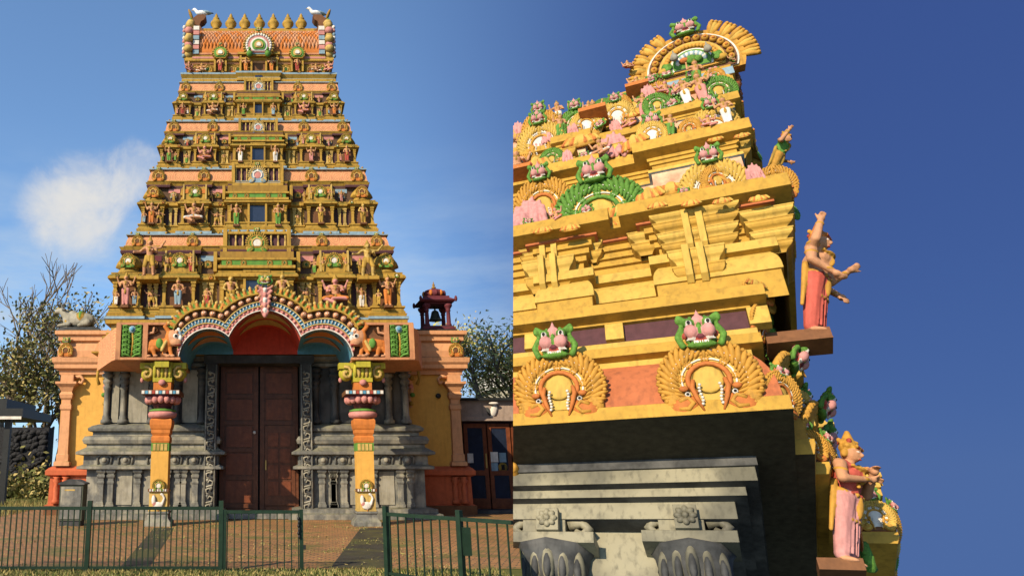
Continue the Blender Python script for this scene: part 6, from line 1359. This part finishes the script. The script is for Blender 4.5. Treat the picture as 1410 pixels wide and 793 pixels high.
# the flank steps out bay by bay, each with a sunlit front face full of ornament
for k, (xo_, yo_, zt_) in enumerate(((xb0 + .62, 2.1, 2.6), (xb0 + 1.05, 3.7, 2.2), (xb0 + 1.7, 4.7, 1.6))):
    m_ = MB(); pl_ = [(xb0 - .8, yo_), (xo_, yo_), (xo_, 7)]
    moulding(pl_, [(-.9, .10), (.0, .10), (.05, .22), (.05, .32), (-.03, .34), (-.05, .8), (-.18, 1.0), (-.18, 1.06), (.02, 1.12), (.02, 1.26), (-.1, 1.3), (-.1, 1.42), (.0, 1.46), (.0, 1.56), (-.08, 1.6), (-.08, zt_ - .35), (.04, zt_ - .3), (.04, zt_ - .12), (.1, zt_ - .1), (.1, zt_), (-1, zt_ + .02)], ['r_gold', 'r_gold', 'r_gold', 'r_gold', 'r_terra', 'r_terra', 'r_gold', 'r_gold', 'r_gold_pale', 'r_gold', 'r_gold', 'r_gold', 'r_gold_pale', 'r_gold', 'plum', 'r_gold', 'r_gold_pale', 'r_gold', 'r_gold_pale', 'r_gold'], mb=m_)
    fb = rput('flank_bay', m_.mesh('flank_bay'), tower)
    for j in range(2):
        xx = xo_ - .22 - .5 * j; rput('horseshoe_ornament', (KR, KRG, KRW)[(k + j) % 3], fb, Matrix.Translation((xx, yo_ - .08, .62)) @ Matrix.Rotation(.3, 4, 'X') @ Matrix.Diagonal((.32, .32, .34, 1))); rput('grotesque_face', FACE, fb, Matrix.Translation((xx, yo_ - .2, 1.0)) @ Matrix.Rotation(.35, 4, 'X') @ Matrix.Diagonal((.34, .34, .4, 1)))
        rput('gold_scroll', GOLDS, fb, TS((xx, yo_ - .05, zt_ + .05), (.24, .24, .3))); rput('gold_scroll', GOLDS, fb, TS((xx, yo_ - .12, 1.38), (.2, .2, .24)))
    for j in range(4):
        yy = yo_ + .3 + .6 * j; rput('horseshoe_ornament', (KR, KRW, KRG, KR)[j], fb, Matrix.Translation((xo_ + .05, yy, .62)) @ Matrix.Rotation(1.1, 4, 'Z') @ Matrix.Rotation(.3, 4, 'X') @ Matrix.Diagonal((.32, .32, .34, 1))); rput('grotesque_face', FACE, fb, TS((xo_ + .15, yy, 1.02), (.34, .34, .4), 1.1)); rput('gold_scroll', GOLDS, fb, TS((xo_ + .05, yy, zt_ + .06), (.24, .24, .3), 1.1))
up_ = MB(); moulding([(xb0 - 1.5, 1.15), (xb0 + .02, 1.15), (xb0 + .02, 6)], [(-.5, 1.5), (.0, 1.5), (.05, 1.7), (-.1, 1.75), (-.1, 2.3), (.05, 2.4), (.05, 2.6), (-.15, 2.7), (-.1, 3.1), (.0, 3.2), (.0, 3.4), (-.2, 3.45), (-.2, 3.9), (-.05, 4.0), (-.05, 4.2), (-1, 4.25)], 'r_gold', mb=up_); upb = rput('flank_upper_bay', up_.mesh('flank_upper_bay'), tower)
for j in range(5): rput('gold_scroll', GOLDS, upb, TS((xb0 - .05, 1.2 + .5 * j, 2.65), (.22, .22, .26), .9)); rput('gold_scroll', GOLDS, upb, TS((xb0 - .1, 1.2 + .5 * j, 4.3), (.22, .22, .26), .9))
for y in (2.5, 3.7, 4.7):
    horseshoe(0, 0, 55, 0, KR if y < 4 else KRW, flank, rz=math.pi / 2, q=Vector((xb0 + xp + .0, y, 1.0)), fs=.9)
rblock('flank_upper', xb0 - 1.2, xb0 + xp - .35, yb0 + .15, yb1 + .9, 1.53, 2.9, 'r_gold', flank)
for k in range(4): rblock('flank_course', xb0 - 1.2, xb0 + xp - .3 + .07 * k, yb0 + .1 - .05 * k, yb1 + .92, 1.75 + .27 * k, 1.87 + .27 * k, 'r_gold_pale' if k % 2 else 'r_gold', flank)
for k in range(3): rput('gold_scroll', GOLDS, flank, TS((xb0 + xp - .05, yb0 + .5 + k * 1.1, 3.0), (.35,) * 3, math.pi / 2))
# side scrolls along every cornice
for (lip, xs, st) in ((lip2, xs1, st2), (lip3, xs2, st3), (lip4, xs3, st4)):
    for k in range(3):
        rput('gold_scroll', GOLDS, st, TS((xs - lip[0] + .05, lip[0] + .35 + .8 * k, lip[1] - .08), (.30,) * 3, math.pi / 2)); rput('grotesque_face', FACE, st, TS((xs - lip[0] - .3, lip[0] + .8 + 1.1 * k, lip[1] + .75), (.55,) * 3, math.pi / 2)); rput('horseshoe_ornament', KR, st, TS((xs - lip[0] - .4, lip[0] + .8 + 1.1 * k, lip[1] + .35), (.42,) * 3, math.pi / 2))
# --- statues of this tower
def rstatue(me, u, v, d, hpx, rz, label, z_only=None, grp='large statues on the close-up tower', lean=0.0, fwd=.25):
    q = RL(u, v, d); s_ = hpx * RPX(q); o = put('deity_statue', me, None, RM @ Matrix.Translation(q) @ Matrix.Rotation(lean, 4, 'Y') @ Matrix.Rotation(fwd, 4, 'X') @ Matrix.Rotation(rz, 4, 'Z') @ Matrix.Diagonal((s_ * 1.22, s_ * 1.15, s_, 1))); tag(o, label, 'statue', grp); return q, s_
reg('r_red', (.50, .10, .07), dirt=.25, var=.25, scale=5)
POSE = [(1, (.17, -.03, .10), (.15, -.13, .17)), (-1, (.17, -.04, .27), (.13, -.05, .46)), (-1, (.16, -.02, .1), (.10, -.12, .02)), (1, (.17, .02, .08), (.14, -.09, -.04))]
BIG1 = statue_mesh('statue_big_pink', 'skin', 'r_red', POSE, voxel=.0068, fine=True, crown='orange', sash='r_leaf')

FLUTE = [(1, (.17, -.04, .10), (.05, -.12, .22)), (-1, (.17, -.04, .10), (.02, -.12, .16))]
BIG2 = statue_mesh('statue_big_flute', 'skin', 'r_pink', FLUTE, top='r_red', voxel=.0068, fine=True, crown='r_leaf', sash='r_leaf')
SIT1 = statue_mesh('statue_sit_green', 'skin', 'r_green', FOUR, legs='sit', top='r_green', crown='r_leaf', voxel=.010)
SIT2 = statue_mesh('statue_sit_red', 'skin', 'r_red', FOUR, legs='sit', crown='r_leaf', voxel=.010)
SML = statue_mesh('statue_small_green', 'skin', 'r_leaf', RAISED, top='green', crown='r_leaf', voxel=.010, fine=True)
def pedestal(q, w_, dpt, h, par): rblock('pedestal', q.x - dpt, q.x + w_, q.y - w_, q.y + w_, q.z - h, q.z - .003, 'brown', par)
q, s_ = rstatue(BIG1, 1120, 463, .7, 180, math.pi / 2 - .25, 'tall deity in a red skirt with one arm raised high, at the gold corner', lean=.24); pedestal(q, .24, .75, .26, band)
q, s_ = rstatue(BIG2, 1164, 776, 3.1, 190, math.pi / 2 - .35, 'flute-playing deity in a pink skirt and red bodice beside the dark underside', lean=.24); pedestal(q, .24, .42, .22, flank)
# backplate fan behind the flute player, and the flute
b = MB()
for k in range(9):
    a = math.radians(10 + 20 * k); b.ell((0, .62 * math.cos(a), .62 * math.sin(a)), (.07, .12, .26), 'r_leaf' if k % 2 else 'r_gold_pale', 7, 5, rotx(-(math.pi / 2 - a)))
b.ell((-.03, 0, .05), (.05, .5, .5), 'r_ring', 12, 8); b.tube([(.05, .5, -.1), (.1, .72, -.2), (.1, .66, -.5), (.05, .45, -.6), (.05, .35, -.4)], .10, 'r_green', 7)
rput('fan_backplate', b.mesh('fan_backplate'), flank, Matrix.Translation(q + Vector((.42, .55, 1.0))))
q, s_ = rstatue(SML, 1058, 252, lip2[0] + .55, 90, math.pi / 2, 'small deity in an orange skirt with one arm raised, out over the upper corner', lean=.45); pedestal(q, .2, .8, .2, st2)
q, s_ = rstatue(SIT1, 818, 160, lip4[0] + .0, 44, -.2, 'seated figure wrapped in green high on the upper cornice'); rblock('pedestal', q.x - .35, q.x + .35, q.y - .4, q.y + .5, q.z - .22, q.z - .05, 'r_ring', st4)
q, s_ = rstatue(SIT2, 878, 123, lip5[0] + .0, 38, .3, 'seated figure in red cloth just under the crown gable'); rblock('pedestal', q.x - .3, q.x + .3, q.y - .3, q.y + .5, q.z - .2, q.z - .05, 'r_ring', st5)
q, s_ = rstatue(SIT2, 712, 238, lip3[0] - .15, 62, .2, 'bangled seated figure with pink shoulder on the second gold cornice'); rblock('pedestal', q.x - .4, q.x + .4, q.y - .3, q.y + .5, q.z - .2, q.z - .05, 'r_ring', st3)
q, s_ = rstatue(SIT2, 865, 95, lip6[0] - .1, 24, .3, 'small figure with bent knee at the foot of the crown gable'); q, s_ = rstatue(SIT1, 1008, 86, lip6[0] - .05, 20, .8, 'small green draped figure at the corner beside the crown gable')
# --- crowded small carvings along the upper ledges
rr = random.Random(33); SMALL = [ST['pink'], ST['green'], ST['orange'], ST['red'], ST['white'], ST['seated'], ST['seated_pink']]
def joff(x, J):
    o_ = 0
    for a, d in J:
        if x > a: o_ = d
    return o_
J4 = [(JX[1] + .4, .0), (JX[1] + .8, .14), (JX[2] + .6, -.14)]
for (lip, xs, st, n_, sz, J) in ((lip2, xs1, st2, 9, .40, J1), (lip3, xs2, st3, 15, .46, J2), (lip4, xs3, st4, 17, .50, J3), (lip5, xs4, st5, 15, .46, J4)):
    for k in range(n_):
        x_ = (xs - lip[0] - .2) + (-6.0) * (k + .5) / n_; c_ = rr.random(); y_ = lip[0] + joff(x_, J) + .06 + rr.uniform(-.03, .05); z_ = lip[1] + .0; s1 = sz * rr.uniform(.7, 1.15)
        if c_ < .34: me_, nm, sc_ = rr.choice(SMALL), 'relief_figure', (s1 * 2.1, s1 * 1.9, s1 * 1.9)
        elif c_ < .52: me_, nm, sc_ = GOLDS, 'gold_scroll', (s1, s1, s1 * 1.3); z_ += .1
        elif c_ < .64: me_, nm, sc_ = PINKC, 'pink_tongues', (s1 * .7, s1 * .7, s1 * 1.1)
        elif c_ < .82: me_, nm, sc_ = rr.choice((KR, KRW, KRG)), 'horseshoe_ornament', (s1 * .8, s1 * .8, s1 * .9); z_ += s1 * .6
        else: me_, nm, sc_ = FACE, 'grotesque_face', (s1 * .8, s1 * .8, s1 * .9); z_ += s1 * .3
        rput(nm, me_, st, Matrix.Translation((x_, y_, z_)) @ Matrix.Rotation(rr.uniform(-.4, .4), 4, 'Z') @ Matrix.Rotation(.3, 4, 'X') @ Matrix.Diagonal((*sc_, 1)))
# --- cascade of ornaments down the corner and flank, turned half towards the front
rr = random.Random(21)
casc = [(xb0 + .05, .25 + .62 * k, .55 + .12 * (k % 2)) for k in range(7)] + [(xb0 + xp + .12, 2.1 + .55 * k, 1.5 + .2 * (k % 2)) for k in range(6)] + [(xb0 - dfr + .18, .35 + .5 * k, zfr0 + .25) for k in range(5)]
for k, (x_, y_, z_) in enumerate(casc):
    a = rr.uniform(.75, 1.25); s1 = rr.uniform(.30, .44); me_ = (KR, GOLDS, KRW, KR, KRG)[k % 5]
    rput('corner_ornament', me_, flank, Matrix.Translation((x_, y_, z_)) @ Matrix.Rotation(a, 4, 'Z') @ Matrix.Rotation(.3, 4, 'X') @ Matrix.Diagonal((s1, s1, s1 * 1.1, 1)))
    if k % 3 == 0: rput('grotesque_face', FACE, flank, TS((x_ + .05, y_ - .08, z_ + s1), (s1,) * 3, a))
for (lip, xs, st) in ((lip1, xb0, st1), (lip2, xs1, st2), (lip3, xs2, st3), (lip4, xs3, st4), (lip5, xs4, st5)):
    for k in range(4):
        s1 = rr.uniform(.22, .34); rput('corner_ornament', (GOLDS, KR, KRW, KRG)[k], st, TS((xs - lip[0] - .10 + .03 * k, lip[0] + .15 + .3 * k, lip[1] + .12 + .05 * k), (s1,) * 3, rr.uniform(.6, 1.2)))
# --- foot of the tower: a rubble mound that carries the leaning base
foot = RM @ Vector((xwc - 1.4, 2.6, -4.4))
# ================================================================ the tower was built against a cut face on its left
kx = (706.6 - CX) / FPX; nrm = c2w(Vector((1, 0, -kx))).normalized()
bpy.context.view_layer.update()
def tree_of(o):
    yield o
    for c_ in o.children: yield from tree_of(c_)
cut = list(tree_of(tower)) + [o for o in bpy.data.objects if o.get('group') == 'large statues on the close-up tower']
kill = []
for o in cut:
    if o.type != 'MESH': continue
    mw = WM[o.name]; mi = mw.inverted(); co = np.empty(len(o.data.vertices) * 3); o.data.vertices.foreach_get('co', co); co = co.reshape(-1, 3)
    m4 = np.array(mw); wc = co @ m4[:3, :3].T + m4[:3, 3]; dd = (wc - np.array(CAMP)) @ np.array(nrm)
    if dd.max() <= .0: kill.append(o); continue
    if dd.min() >= 0: continue
    bm = bmesh.new(); bm.from_mesh(o.data); pl_co = mi @ CAMP; pl_no = (mw.to_3x3().transposed() @ nrm).normalized()
    r_ = bmesh.ops.bisect_plane(bm, geom=bm.verts[:] + bm.edges[:] + bm.faces[:], plane_co=pl_co, plane_no=pl_no, clear_inner=True, clear_outer=False)
    ed = [e for e in r_['geom_cut'] if isinstance(e, bmesh.types.BMEdge)]
    try: bmesh.ops.triangle_fill(bm, edges=ed, use_beauty=True)
    except Exception: pass
    me = bpy.data.meshes.new(o.data.name + '_cut')
    for m_ in o.data.materials: me.materials.append(m_)
    bm.to_mesh(me); bm.free(); o.data = me
for o in kill:
    for c_ in list(o.children):
        if c_ not in kill: c_.parent = tower; c_.matrix_parent_inverse = WM[tower.name].inverted()
    bpy.data.objects.remove(o)
